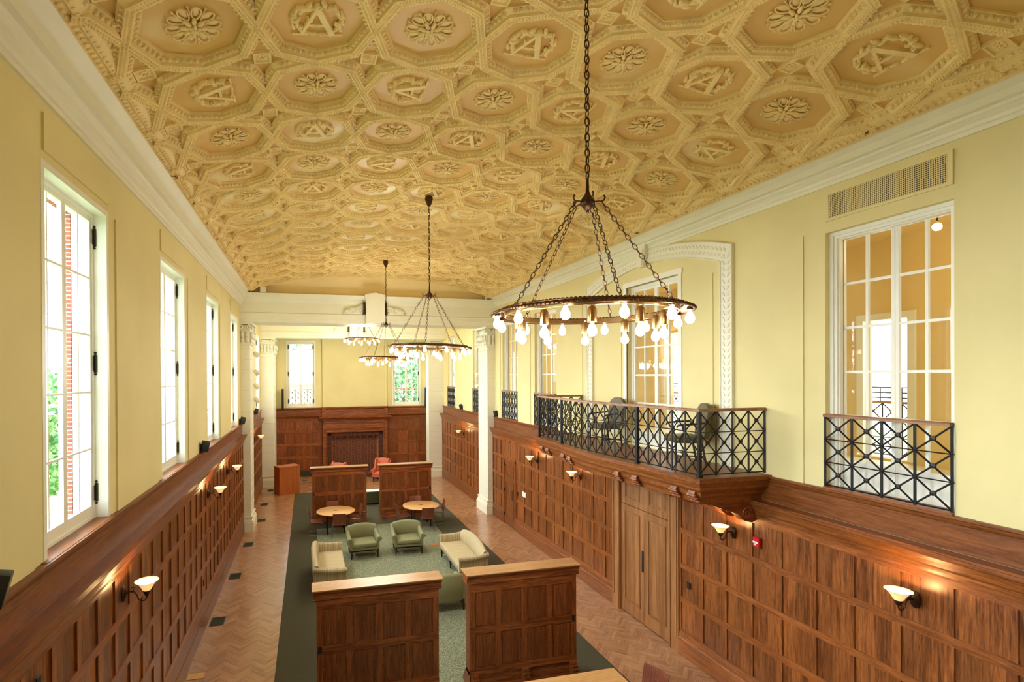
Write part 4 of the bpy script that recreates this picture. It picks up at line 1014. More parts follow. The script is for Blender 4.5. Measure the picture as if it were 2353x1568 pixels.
def chandelier(loc, zr, hub, ztop, phi, label, tilt=0.0, hi=True, watts=BULB_W):
    t = thing('chandelier', label, 'chandelier', (loc[0], loc[1], zr), group='ring chandeliers down the hall')
    H = hub - zr; ZT = ztop - zr
    tz = lambda x_: x_ * math.tan(tilt)
    m = MB(); m.lathe([(0, 0), (.07, -.01), (.085, -.05), (.07, -.12), (.04, -.19), (.015, -.22), (0, -.22)], (0, 0, ZT), 14); m.obj('canopy', 'bronze', t)
    m = MB(); chain(m, (0, 0, H + .20), (0, 0, ZT - .20), .085, .022, .0055, 10 if hi else 8, 5 if hi else 4)
    m.tube([(.012 * sin(q * 1.7), .012 * cos(q * 1.1), H + .2 + (ZT - H - .4) * q / 30) for q in range(31)], .004, 4); m.obj('main_chain', 'bronze', t)
    m = MB(); m.lathe([(0, .22), (.012, .21), (.016, .10), (.022, .08), (.03, .065), (.058, .03), (.066, 0), (.058, -.03), (.03, -.06), (.012, -.07), (.014, -.085), (0, -.10)], (0, 0, H), 16)
    for k in range(5):
        a = phi + k * 2 * PI / 5; pts = [(r_ * cos(a), r_ * sin(a), H + z_) for r_, z_ in ((.05, 0), (.09, .005), (.12, .0), (.14, .012), (.148, .035), (.14, .052), (.13, .045))]; m.tube(pts, .008, 6)
    m.obj('hub', 'bronze', t)
    for k in range(5):
        a = phi + k * 2 * PI / 5; m = MB(); rr = .74
        chain(m, (.125 * cos(a), .125 * sin(a), H - .01), (rr * cos(a), rr * sin(a), .03 + tz(rr * cos(a))), .062, .0155, .004, 10 if hi else 6, 4); m.obj('suspension_chain', 'bronze', t)
    # rim: sloping band with rope edging and pierced ornament
    m = MB(); n = 72 if hi else 48
    for r_, z_, th in ((.845, .0, .011), (.775, .035, .009)):
        m.tube([(r_ * cos(2 * PI * i / n), r_ * sin(2 * PI * i / n), z_ + tz(r_ * cos(2 * PI * i / n))) for i in range(n)], th, 6, closed=True)
    nb = 150 if hi else 60
    for i in range(nb):
        a = 2 * PI * i / nb
        for r_, z_, s_ in ((.848, .004, .013), (.773, .04, .011)):
            m.ball((0, 0, 0), s_ * 1.5, s_ * .6, s_, n=5, k=4, xf=Matrix.Translation((r_ * cos(a), r_ * sin(a), z_ + tz(r_ * cos(a)))) @ Matrix.Rotation(a + PI / 2 + .6, 4, 'Z'))
    ns = 72
    vs = []; fs = []
    for i in range(ns):
        a = 2 * PI * i / ns
        for r_, z_ in ((.84, .003), (.78, .034), (.78, .026), (.84, -.005)): vs.append((r_ * cos(a), r_ * sin(a), z_ + tz(r_ * cos(a))))
    for i in range(ns):
        j = (i + 1) % ns
        for q in range(4): fs.append((4 * i + q, 4 * j + q, 4 * j + (q + 1) % 4, 4 * i + (q + 1) % 4))
    m.add(vs, fs)
    if hi:
        for i in range(72):
            a = 2 * PI * (i + .5) / 72; m.tube([((.81 + .018 * cos(q * PI / 4)) * cos(a) - .018 * sin(q * PI / 4) * sin(a), (.81 + .018 * cos(q * PI / 4)) * sin(a) + .018 * sin(q * PI / 4) * cos(a), .024 + tz(.81 * cos(a))) for q in range(8)], .005, 4, closed=True)
    m.obj('rim', 'rope', t, smooth=50)
    m = MB(); vs = []; fs = []
    for i in range(ns):
        a = 2 * PI * i / ns
        for r_, z_ in ((.735, -.012), (.742, .028), (.732, .028), (.725, -.012)): vs.append((r_ * cos(a), r_ * sin(a), z_ + tz(r_ * cos(a))))
    for i in range(ns):
        j = (i + 1) % ns
        for q in range(4): fs.append((4 * i + q, 4 * j + q, 4 * j + (q + 1) % 4, 4 * i + (q + 1) % 4))
    m.add(vs, fs)
    for i in range(10):
        a = phi + .3 + 2 * PI * i / 10; m.tube([(.73 * cos(a), .73 * sin(a), .0 + tz(.73 * cos(a))), (.68 * cos(a + .03), .68 * sin(a + .03), .012 + tz(.68 * cos(a))), (.62 * cos(a + .05), .62 * sin(a + .05), .0 + tz(.62 * cos(a)))], .007, 5)
    m.obj('inner_band', 'brass', t, smooth=50)
    for i in range(12):
        a = phi + .1 + 2 * PI * i / 12; p = (.81 * cos(a), .81 * sin(a), -.01 + tz(.81 * cos(a)))
        for nm, me in (('bulb_cap', CM), ('bulb', BM)):
            o = bpy.data.objects.new(nm, me); COL.objects.link(o); o.parent = t; o.location = (p[0], p[1], p[2] - (.0 if nm == 'bulb_cap' else .004))
    for i in range(10):
        a = phi + .3 + 2 * PI * i / 10 + .05; p = (.62 * cos(a), .62 * sin(a), -.13 + tz(.62 * cos(a)))
        for nm, me in (('socket', SM), ('bulb', BM)):
            o = bpy.data.objects.new(nm, me); COL.objects.link(o); o.parent = t; o.location = p
    for i in range(5):
        a = phi + 2 * PI * i / 5; light('bulb_light', (.5 * cos(a), .5 * sin(a), -.25), watts, col=(1, .94, .82), r=.12, parent=t)
    return t
chandelier((2.43, 4.09), 6.04, 7.03, 9.16, rad(42), 'nearest and largest looking ring chandelier with bare bulbs', watts=11)
chandelier((2.43, 10.15), 6.07, 7.13, 9.17, rad(34), 'second ring chandelier from the viewer', tilt=rad(-1.8), hi=True, watts=19)
chandelier((2.43, 16.1), 6.055, 7.13, 9.17, rad(15), 'third ring chandelier, lowest in the picture', tilt=rad(-1.5), hi=False, watts=28)
chandelier((2.43, 23.6), 7.18, 8.22, 8.9, rad(28), 'farthest ring chandelier, seen under the first beam', hi=False, watts=42)

# ================================================================== SCONCES
def sconce_proto():
    t = thing('wall_sconce', 'x', 'wall lamp')
    m = MB(); m.lathe([(0, .0), (.055, 0), (.060, .012), (.045, .03), (.02, .042), (0, .046)], n=18, xf=Matrix.Diagonal((1, 1, 1.75, 1)) @ Matrix.Rotation(PI / 2, 4, 'Y')); m.obj('backplate', 'bronze', t)
    m = MB(); pts = [(.03, 0, .0), (.08, 0, .02), (.13, 0, .015), (.16, 0, -.03), (.175, 0, -.08), (.21, 0, -.105), (.25, 0, -.10), (.27, 0, -.07), (.27, 0, -.03)]
    m.tube(pts, .0085, 8); m.tube([(.11 + .03 * (1 - q / 16) * cos(q * .6), 0, .045 + .03 * (1 - q / 16) * sin(q * .6)) for q in range(13)], .005, 5)
    m.lathe([(0, -.045), (.022, -.04), (.028, -.02), (.034, -.015), (.034, .0), (.044, .006), (.044, .022), (0, .022)], (.27, 0, 0), 14); m.obj('arm', 'bronze', t)
    m = MB(); pr = [(.038, .02), (.050, .035), (.068, .07), (.095, .11), (.128, .138), (.135, .142), (.124, .138), (.09, .115), (.062, .075), (.044, .04), (.03, .024)]
    m.lathe(pr, (.27, 0, 0), 24, flute=.015); m.obj('glass_shade', 'shade', t, smooth=60)
    m = MB(); m.ball((.27, 0, .065), .030, .030, .035, n=10, k=6); m.obj('bulb', 'shade_in', t)
    light('sconce_light', (.29, 0, .125), SCONCE_W, col=(1, .66, .30), r=.03, parent=t)
    return t
sp = sconce_proto(); used = []
for side, y_, lb in (('L', 6.98, 'nearest left wall sconce, lit, amber glass bowl'), ('L', 12.45, 'second left wall sconce from the viewer'), ('L', 15.35, 'third left wall sconce, nearest the pilaster'), ('L', 22.9, 'left wall sconce beyond the pilaster'),
                     ('R', 4.60, 'nearest right wall sconce, lowest at the right edge'), ('R', 7.30, 'right wall sconce beside the red fire alarm pull'), ('R', 12.35, 'right wall sconce under the far half of the balcony'), ('R', 15.0, 'right wall sconce near the jib door'), ('R', 22.9, 'right wall sconce beyond the pilaster')):
    place(sp, used, ((PL if side == 'L' else PR), y_, 2.83 if side == 'L' else 2.77), 0 if side == 'L' else PI, lb, 'brass wall sconces with glass bowls')

# ================================================================== PARTITIONS
def partition(xc, y_, label, flip):
    t = thing('partition_screen', label, 'partition', (xc, y_, 0.012), group='freestanding oak partition screens')
    W = 1.01; d = .10
    m = MB(); m.box(-W, W, -d, d, .30, 1.93, .3); 
    for sy in (-1, 1):
        e = d + .018
        for (z0, z1) in ((.34, .42), (1.02, 1.14), (1.74, 1.90)): m.box(-W - .0, W, *(sorted((sy * d, sy * e))), z0, z1, rnd.uniform(.5, .75))
    m.obj('body', 'redx', t, smooth=0)
    m = MB()
    for sy in (-1, 1):
        e = d + .017
        for k in range(5): xx = -W + .04 + (2 * W - .08) * k / 4; m.box(max(-W, xx - .055), min(W, xx + .055), *(sorted((sy * d, sy * e))), .34, 1.90, rnd.uniform(.5, .75))
        for k in range(4):
            for z0, z1 in ((.42, 1.02), (1.14, 1.74)):
                a = -W + .095 + (2 * W - .08) * k / 4; b = a + (2 * W - .08) / 4 - .11
                m.box(a + .02, b - .02, *(sorted((sy * d, sy * (d + .006)))), z0 + .02, z1 - .02, rnd.uniform(.05, .35))
    m.obj('stiles', 'redz', t, smooth=0)
    m = MB(); pr = [(-d - .02, 1.88), (-d - .04, 1.90), (-d - .02, 1.92), (-d - .02, 1.98), (-d - .06, 2.01), (-d - .075, 2.05), (d + .075, 2.05), (d + .06, 2.01), (d + .02, 1.98), (d + .02, 1.92), (d + .04, 1.90), (d + .02, 1.88)]
    m.prism(pr, -W - .05, W + .05, 'x', .6); m.obj('frieze', 'redx', t, smooth=0)
    m = MB(); m.box(-W - .07, W + .07, -d - .085, d + .085, 2.05, 2.068, .5); m.obj('cap', 'capx', t, smooth=0)
    m = MB(); pr = [(-d - .03, .36), (-d - .035, .32), (-d - .01, .31), (-d - .01, .12), (-d - .10, .08), (-d - .12, 0.0), (d + .12, 0.0), (d + .10, .08), (d + .01, .12), (d + .01, .31), (d + .035, .32), (d + .03, .36)]
    m.prism(pr, -W - .0, W, 'x', .5); m.obj('plinth', 'redx', t, smooth=0)
    for xx in (-W + .08, 0, W - .08):
        for sy in (-1, 1):
            m = MB(); poly = [(sy * d, .34), (sy * (d + .05), .34), (sy * (d + .08), .28), (sy * (d + .17), .14), (sy * (d + .24), .07), (sy * (d + .25), 0.0), (sy * d, 0.0)]
            m.prism(poly, xx - .065, xx + .065, 'x', .5)
            for q in range(6):
                f = q / 5; yy2 = sy * (d + .07 + .16 * f); zz = .30 - .24 * f
                for sx in (-1, 0, 1): m.ball((xx + sx * .04, yy2, zz), .028, .03, .035, n=6, k=4, tone=.4)
            m.obj('carved_foot', 'redx', t, smooth=40)
    m = MB(); s_ = flip; m.box(*(sorted((s_ * (W - .085), s_ * (W - .02)))), -d - .024, -d - .017, 1.04, 1.14); m.obj('socket_plate', 'black', t, smooth=0, label='black socket plate')
    return t
partition(1.12, 8.47, 'near left oak partition screen, black socket at its left edge', -1)
partition(3.69, 8.47, 'near right oak partition screen, beside the pale table', 1)
partition(1.14, 19.58, 'far left oak partition screen behind the left round table', -1)
partition(3.68, 19.58, 'far right oak partition screen behind the right round table', 1)

# ================================================================== SEATING
def armchair(W=.94, D=.82, seat=.43, arm=.62, back=.88, mat='green', arm_mat=None, crown=.05, cushions=1, stretcher=True, backmat=None, seatmat=None, wing=False, name='armchair', cat='armchair', seat_piping=True):
    """faces -y, origin at floor centre"""
    t = thing(name, 'x', cat); arm_mat = arm_mat or mat; hw = W / 2
    at = .10; fy = -D / 2; by = D / 2
    m = MB(); m.rbox(-hw + at - .01, hw - at + .01, fy + .02, by - .06, .24, seat - .09, .03, 3); m.obj('seat_base', mat, t, smooth=60)
    m = MB(); cw = (W - 2 * at) / cushions
    for k in range(cushions): m.rbox(-hw + at + k * cw + .004, -hw + at + (k + 1) * cw - .004, fy - .01, by - .15, seat - .10, seat + .03, .045, 4)
    m.obj('seat_cushion', seatmat or mat, t, smooth=60)
    # back: curved in plan and crowned on top
    m = MB(); nx = 18; vs = []; th = .15
    for i in range(nx + 1):
        u = -1 + 2 * i / nx; x_ = u * (hw - .04); yb2 = by - .02 - .05 * u * u; zt = back - crown * abs(u) ** 2.2 - .015
        ring = [(yb2 - th, seat - .08), (yb2 - th - .01, seat + .2), (yb2 - th + .04, zt - .04), (yb2 - th + .08, zt), (yb2 - .02, zt + .005), (yb2 + .03, zt - .04), (yb2 + .02, seat), (yb2, .25)]
        vs += [(x_, a, b) for a, b in ring]
    k = 8; fs = [(i * k + q, i * k + (q + 1) % k, (i + 1) * k + (q + 1) % k, (i + 1) * k + q) for i in range(nx) for q in range(k)] + [tuple(range(k))[::-1], tuple(range(nx * k, nx * k + k))]
    m.add(vs, fs); m.obj('backrest', backmat or mat, t, smooth=60)
    for s in (-1, 1):
        m = MB(); ns = 10; vs = []
        az = lambda f: arm + (back - crown - .04 - arm) * max(0, (f - .35) / .65) ** 1.6
        for i in range(ns + 1):
            f = i / ns; y_ = fy + .015 + (by - .04 - fy) * f; z_ = az(f); o_ = .05 * (1 - f * .6)
            ring = [(hw - at, .26), (hw - at, z_ - .10), (hw - at + .015, z_ - .02), (hw - at + .045, z_ + .005), (hw - .03 + o_ * .6, z_ - .0), (hw + o_ * .9, z_ - .035), (hw + o_ * .9, z_ - .08), (hw - .015 + o_ * .4, z_ - .12), (hw - .03, z_ - .16), (hw - .03, .26)]
            vs += [(s * a, y_, b) for a, b in ring]
        k = 10; fs = [(i * k + q, i * k + (q + 1) % k, (i + 1) * k + (q + 1) % k, (i + 1) * k + q) for i in range(ns) for q in range(k)] + [tuple(range(k))[::-1], tuple(range(ns * k, ns * k + k))]
        m.add(vs, fs); m.lathe([(0, -.012), (.03, -.012), (.048, 0), (.048, .02), (0, .02)], n=12, xf=Matrix.Translation((s * (hw + .0), fy + .012, arm - .055)) @ Matrix.Rotation(PI / 2, 4, 'X'))
        m.obj('arm', arm_mat, t, smooth=60)
        if wing:
            m = MB(); poly = [(by - .02, arm - .05), (by - .40, arm + .02), (by - .42, arm + .25), (by - .34, back - .05), (by - .2, back + .0), (by - .02, back - .05)]
            m.prism(poly, s * (hw - .10), s * (hw - .03), 'x'); m.obj('wing', mat, t, smooth=30)
    lx = [(-hw + .07, fy + .06), (hw - .07, fy + .06), (-hw + .09, by - .08), (hw - .09, by - .08)]
    if W > 1.5: lx += [(0, fy + .06), (0, by - .08)]
    for (x_, y_) in lx:
        m = MB(); vs = [(x_ + a * r_, y_ + b * r_ + dy, z) for z, r_, dy in ((0, .017, .02 if y_ > 0 else 0), (.26, .027, 0)) for a, b in ((-1, -1), (1, -1), (1, 1), (-1, 1))]
        m.add(vs, [(0, 1, 2, 3), (4, 7, 6, 5), (0, 4, 5, 1), (1, 5, 6, 2), (2, 6, 7, 3), (3, 7, 4, 0)]); m.obj('leg', 'legwood', t, smooth=0)
    if stretcher:
        m = MB(); [m.box(s * (hw - .075) - .012, s * (hw - .075) + .012, fy + .06, by - .06, .09, .12) for s in (-1, 1)]; m.box(-hw + .07, hw - .07, -.02, .005, .09, .12); m.obj('stretcher', 'legwood', t, smooth=0)
    return t
gc = armchair(); used = []; G = 'sage green tub armchairs'
place(gc, used, (1.62, 15.72, .012), rad(3), 'sage green armchair facing the viewer, left of the pair', G)
place(gc, used, (3.0, 15.72, .012), rad(-2), 'sage green armchair facing the viewer, right of the pair', G)
place(gc, used, (1.80, 11.75, .012), PI + rad(-2), 'sage green armchair hidden behind the near left partition, only its arms showing', G)
place(gc, used, (3.12, 11.75, .012), PI + rad(2), 'sage green armchair with its back showing in the gap between the near partitions', G)
MT['beige_seat'] = striped('striped_beige_seat', srgb(176, 160, 124), srgb(204, 188, 150), 'X', 40)
sf = armchair(W=2.1, D=.86, seat=.43, arm=.66, back=.90, mat='beige_arm', seatmat='beige_seat', backmat='beige_seat', arm_mat='beige', crown=.13, cushions=1, name='sofa', cat='sofa')
used = []; G = 'striped beige camelback sofas'
place(sf, used, (.50, 14.0, .012), PI / 2, 'striped beige sofa on the left of the seating area', G)
place(sf, used, (4.28, 13.95, .012), -PI / 2, 'striped beige sofa on the right of the seating area', G)
wc = armchair(W=.80, D=.80, seat=.45, arm=.66, back=1.16, mat='coral', crown=.06, wing=True, name='wing_chair'); used = []
place(wc, used, (1.62, 26.3, 0.0), rad(150), 'coral wing chair left of the hearth, behind the far left partition', 'coral wing chairs by the fireplace')
place(wc, used, (3.72, 26.6, 0.0), rad(-25), 'coral wing chair right of the hearth, seen past the far right partition', 'coral wing chairs by the fireplace')

# round tables and chairs
def round_table(x_, y_, label):
    t = thing('round_table', label, 'table', (x_, y_, .012), group='round maple cafe tables')
    m = MB(); m.lathe([(0, .70), (.655, .70), (.67, .705), (.67, .723), (.66, .728), (0, .728)], n=56); m.obj('tabletop', 'maple', t, smooth=30)
    MB().rbox(-.06, .06, -.025, .025, .728, .732, .001, 1).obj('cable_grommet', 'black', t)
    for a in range(4):
        an = PI / 4 + a * PI / 2; c, s = cos(an), sin(an); m = MB(); m.tube([(.42 * c, .42 * s, .70), (.42 * c, .42 * s, .03)], .022, 8); m.tube([(.42 * c, .42 * s, .03), (.42 * c, .42 * s, 0)], .026, 8); m.tube([(.05 * c, .05 * s, .68), (.42 * c, .42 * s, .68)], .015, 6); m.obj('leg', 'iron', t)
    return t
round_table(.93, 18.32, 'round maple table on the left with a black grommet'); round_table(4.02, 18.32, 'round maple table on the right with a black grommet')
def side_chair():
    t = thing('side_chair', 'x', 'chair')
    m = MB(); n = 8; vs = []
    for i in range(n + 1):
        f = i / n; y_ = -.22 + .44 * f; z_ = .45 - .012 * sin(PI * f) + (.0 if f > .15 else -.015 * (1 - f / .15))
        for u in (-1, -.5, 0, .5, 1): vs.append((u * .22, y_, z_ + .008 * u * u))
        for u in (1, .5, 0, -.5, -1): vs.append((u * .22, y_, z_ + .008 * u * u - .012))
    k = 10; m.add(vs, [(i * k + q, i * k + (q + 1) % k, (i + 1) * k + (q + 1) % k, (i + 1) * k + q) for i in range(n) for q in range(k)] + [tuple(range(k)), tuple(range(n * k, n * k + k))]); m.obj('seat', 'cherry', t, smooth=50)
    m = MB(); vs = []
    for i in range(n + 1):
        f = i / n; z_ = .47 + .38 * f; y0 = .20 + .05 * f + .03 * f * f
        for u in (-1, -.5, 0, .5, 1): vs.append((u * .215, y0 + .025 * (1 - u * u), z_))
        for u in (1, .5, 0, -.5, -1): vs.append((u * .215, y0 + .025 * (1 - u * u) + .012, z_))
    m.add(vs, [(i * k + q, i * k + (q + 1) % k, (i + 1) * k + (q + 1) % k, (i + 1) * k + q) for i in range(n) for q in range(k)] + [tuple(range(k)), tuple(range(n * k, n * k + k))]); m.obj('backrest', 'cherry', t, smooth=50)
    for s in (-1, 1):
        m = MB(); m.tube([(s * .2, .25, .62), (s * .21, .2, .43), (s * .22, -.19, .43), (s * .24, -.21, .012), (s * .24, .26, .012), (s * .22, .2, .43)], .009, 6); m.obj('leg', 'steel', t)
    MB().tube([(-.22, -.19, .43), (.22, -.19, .43)], .008, 6).obj('stretcher', 'steel', t)
    return t
sc = side_chair(); used = []; G = 'cherry plywood chairs at the round tables'
for (tx, l) in ((.93, 'left'), (4.02, 'right')):
    for dx, dy, rz, l2 in ((-.66, -.12, PI / 2, 'on the left side of the'), (.08, -.66, PI, 'nearest the viewer, its back hiding part of the'), (.64, .10, -PI / 2, 'on the right side of the'), (-.05, .62, 0, 'on the far side of the')):
        place(sc, used, (tx + dx, 18.32 + dy, .012), rz + rad(rnd.uniform(-8, 8)), 'cherry plywood chair %s %s round table' % (l2, l), G)
place(sc, used, (5.04, 6.86, 0.012), rad(-70), 'cherry plywood chair at the bottom edge beside the pale rectangular table', None)
t = thing('rectangular_table', 'pale maple rectangular table at the bottom edge before the near right partition', 'table', (3.95, 6.95, .012))
m = MB(); m.box(-.85, .0, -.42, .40, .695, .722, .5); m.box(.003, .85, -.42, .40, .695, .722, .5); m.obj('tabletop', 'maple', t, smooth=0)
for sx in (-1, 1):
    for sy in (-1, 1): MB().tube([(sx * .78, sy * .35, .695), (sx * .78, sy * .35, 0)], .022, 8).obj('leg', 'iron', t)

# balcony chairs
def balcony_chair():
    t = thing('upholstered_chair', 'x', 'chair')
    m = MB(); m.rbox(-.28, .28, -.27, .25, .38, .50, .04, 3); m.obj('seat', 'olive', t, smooth=60)
    m = MB(); out = [(-.23, .46), (-.255, .75)] + [(.27 * cos(a) * 1.0, .90 + .20 * sin(a)) for a in np.linspace(PI, 0, 13)] + [(.255, .75), (.23, .46)]
    m.prism(out, .0, .075, 'y', xf=T(0, .20, 0, rx=-.0) @ Matrix.Rotation(-.12, 4, 'X')); m.obj('backrest', 'olive', t, smooth=30)
    for s in (-1, 1): m = MB(); m.tube([(s * .26, .26, .74), (s * .30, .0, .72), (s * .30, -.2, .70), (s * .29, -.22, .66)], .018, 8); m.tube([(s * .29, -.12, .70), (s * .27, -.08, .56), (s * .27, -.16, .44)], .016, 8); m.obj('armrest', 'legwood', t)
    for sx in (-1, 1):
        for sy in (-1, 1): m = MB(); m.tube([(sx * .24, sy * .22, .40), (sx * .24, sy * (.22 if sy < 0 else .29), 0)], .019, 6); m.obj('leg', 'legwood', t)
    m = MB(); [m.tube([(s * .24, -.22, .15), (s * .24, .25, .15)], .012, 6) for s in (-1, 1)]; m.tube([(-.24, 0, .15), (.24, 0, .15)], .012, 6); m.obj('stretcher', 'legwood', t)
    return t
bc = balcony_chair(); used = []
place(bc, used, (6.70, 8.0, 3.884), rad(-112), 'olive upholstered chair on the balcony, at the near end', 'olive chairs on the balcony')
place(bc, used, (6.62, 10.45, 3.884), rad(-88), 'olive upholstered chair on the balcony, toward the far end', 'olive chairs on the balcony')

# ================================================================== OTHER THINGS
t = thing('lectern_cabinet', 'slatted orange cherry cabinet standing turned by the left far pilaster', 'cabinet', (-.98, 24.90, 0), rad(26))
m = MB(); m.prism([(-.30, 0), (.30, 0), (.30, 1.26), (-.30, 1.30)], -.50, .50, 'x'); m.obj('body', 'orangez', t, smooth=0)
m = MB(); [m.box(-.48 + k * .0605, -.435 + k * .0605, -.312, -.30, .03, 1.24) for k in range(16)]; m.obj('slatted_front', 'orangez', t, smooth=0)
MB().box(-.515, .515, -.325, .315, 1.262, 1.30, xf=Matrix.Identity(4)).obj('top', 'orangez', t, smooth=0)
t = thing('console_cabinet', 'low dark cabinet with a white top between the far partitions', 'cabinet', (2.66, 21.9, 0.012))
m = MB(); m.box(-.45, .45, -.2, .2, 0.05, .54); m.obj('body', 'darkgreen', t, smooth=0); MB().box(-.47, .47, -.22, .22, .54, .565).obj('top', 'whitep', t, smooth=0)
m = MB(); [m.box(-.44 + k * .055, -.40 + k * .055, -.21, -.2, .08, .52) for k in range(16)]; m.obj('slatted_front', 'darkgreen', t, smooth=0)
def box_speaker():
    t = thing('speaker', 'x', 'speaker'); m = MB(); m.rbox(-.07, .07, -.07, .07, .02, .26, .012, 2, xf=Matrix.Rotation(.25, 4, 'X')); m.obj('cabinet', 'black', t)
    m = MB(); m.box(-.012, .012, .05, .10, 0, .2); m.box(-.04, .04, .0, .11, 0, .012); m.obj('bracket', 'iron', t, smooth=0); return t
s_ = box_speaker(); used = []
for x_, y_, rz, lb in ((-2.20, 11.85, PI / 2 + .5, 'small black speaker on the left ledge past the second window'), (-2.20, 18.45, PI / 2 + .5, 'small black speaker on the left ledge against the pilaster'), (-2.2, 23.1, PI / 2 + .3, 'small black speaker on the left ledge beyond the pilaster'),
                       (-2.2, 4.24, PI / 2 + .3, 'small black speaker on the left ledge, cut by the left edge'), (7.15, 18.75, -PI / 2 - .4, 'small black speaker on the right ledge by the pilaster'), (7.15, 23.4, -PI / 2 - .4, 'small black speaker on the right ledge in the far bay')):
    place(s_, used, (x_, y_, 3.86), rz, lb, 'small black ledge speakers')
for x_, lb in ((-1.32, 'slim black column speaker left of the left far window'), (6.56, 'slim black column speaker right of the right far window')):
    t = thing('column_speaker', lb, 'speaker', (x_, YB - .28, 3.74)); MB().rbox(-.06, .06, -.06, .06, -.05, 1.08, .012, 2).obj('cabinet', 'black', t); MB().box(-.02, .02, .03, .12, .1, .8).obj('bracket', 'iron', t, smooth=0)
# stage lights
def stage_light():
    t = thing('stage_light', 'x', 'lamp'); m = MB(); m.lathe([(0, .20), (.06, .19), (.09, .12), (.10, 0), (.095, 0), (.08, .03), (0, .03)], n=16, xf=T(0, 0, 0, rx=PI / 2 - .5) @ Matrix.Identity(4)); m.obj('housing', 'cream', t, smooth=50)
    m = MB(); m.tube([(0, .06, .07), (-.14, .08, .07)], .014, 6); m.obj('bracket', 'cream', t); return t
sl = stage_light(); used = []
for k, z_ in enumerate((6.30, 5.62, 5.10, 4.58)):
    place(sl, used, (-1.84, 20.3, z_), -.6, 'cream stage light on the left pilaster, %s' % ('topmost', 'second from the top', 'third from the top', 'lowest')[k], 'stage lights stacked behind the left pilaster')
for k, z_ in enumerate((6.6, 5.5, 5.0)):
    o = dup(sl, (6.98, 20.35, z_), PI + .6, 'cream stage light beside the right pilaster, %s' % ('topmost', 'middle', 'lowest')[k], 'stage lights behind the right pilaster')
# vents in the floor
def vent():
    t = thing('floor_vent', 'x', 'vent'); m = MB(); [m.box(a, b, c, d, 0, .006) for a, b, c, d in ((-.15, .15, -.21, -.19), (-.15, .15, .19, .21), (-.15, -.13, -.19, .19), (.13, .15, -.19, .19))]; m.obj('frame', 'ventm', t, smooth=0)
    m = MB(); m.box(-.13, .13, -.19, .19, 0, .003); [m.box(-.13, .13, -.185 + k * .024, -.175 + k * .024, .002, .006) for k in range(16)]; m.obj('grille', 'ventm', t, smooth=0); return t
vt = vent(); used = []
for y_, x_, lb in ((12.24, -2.0, 'dark floor vent by the left wall, nearest the viewer'), (14.9, -1.98, 'second dark floor vent by the left wall'), (17.6, -1.92, 'third dark floor vent, just before the left pilaster'), (20.43, -1.75, 'fourth dark floor vent, just past the left pilaster'), (22.94, -1.85, 'fifth dark floor vent by the left wall'), (25.68, -1.78, 'farthest dark floor vent, before the cabinet')):
    place(vt, used, (x_, y_, 0.0), 0, lb, 'row of dark floor vents along the left wall')
t = thing('floor_box', 'small brass framed wooden floor box, near left corner of the floor', 'floor box', (-2.03, 10.1, 0)); MB().box(-.14, .14, -.1, .1, 0, .004).obj('lid', 'maple', t, smooth=0); m = MB(); [m.box(a, b, c, d, 0, .006) for a, b, c, d in ((-.15, .15, -.11, -.1), (-.15, .15, .1, .11), (-.15, -.14, -.1, .1), (.14, .15, -.1, .1))]; m.obj('frame', 'brass', t, smooth=0)
t = thing('floor_box', 'small wooden floor box in the carpet right of the green armchairs', 'floor box', (3.98, 16.02, .012)); MB().box(-.16, .16, -.05, .05, 0, .004).obj('lid', 'orangez', t, smooth=0)
# wall plates
def plate(name, x, y_, z_, w_, h_, mat, lb, cat='socket', t_=.012):
    s = -1 if x > 0 else 1; m = MB(); m.rbox(*(sorted((x, x + s * t_))), y_ - w_ / 2, y_ + w_ / 2, z_ - h_ / 2, z_ + h_ / 2, .003, 1); return tag(m.obj(name, mat), lb, cat)
plate('socket_plate', PR - .0, 8.37, 1.43, .075, .13, 'black', 'black socket plate on the oak panel right of the double door')
plate('card_reader', PR, 16.60, 1.37, .07, .11, 'black', 'black card reader beside the jib door', 'card reader')
for dy, l in ((-.075, 'right one of the pair'), (.075, 'left one of the pair')): plate('light_switch', PR, 16.04 + dy, 1.45, .12, .17, 'whitep', 'white light switch plate beside the jib door, ' + l, 'switch')
plate('socket_plate', PL, 11.9, 1.03, .075, .13, 'black', 'black socket plate low on the left panelling')
plate('socket_plate', PL, 4.95, 2.93, .075, .10, 'black', 'black socket at the bottom left corner of the panelling')
plate('socket_plate', PR, 24.83, 1.14, .08, .13, 'black', 'black socket on the far right panelling, farther of two'); plate('socket_plate', PR, 22.25, .85, .08, .13, 'black', 'black socket on the far right panelling, nearer of two')
t = thing('fire_alarm_pull', 'red fire alarm pull station on the right panelling', 'fire alarm', (PR, 6.81, 2.76))
MB().rbox(-.05, 0, -.06, .06, -.08, .08, .008, 1).obj('housing', 'red', t); m = MB(); m.box(-.06, -.05, -.045, .045, -.012, .016); m.box(-.06, -.05, -.01, .01, -.045, .0); m.obj('handle', 'whitep', t, smooth=0)
t = thing('security_camera', 'small white camera box on the ledge above the first beam, left', 'camera', (-1.5, 18.78, 8.44)); MB().rbox(-.10, .10, -.08, .08, 0, .2, .01, 1).obj('housing', 'cream', t)
t = thing('security_camera', 'white camera with a black face above the first beam, right', 'camera', (6.70, 18.6, 8.60)); MB().rbox(-.07, .07, -.08, .08, 0, .14, .02, 2).obj('housing', 'whitep', t); MB().rbox(-.045, .045, -.09, -.078, .025, .115, .01, 1).obj('lens_window', 'black', t); MB().tube([(0, .05, .0), (0, .05, -.17)], .02, 6).obj('mount', 'whitep', t)
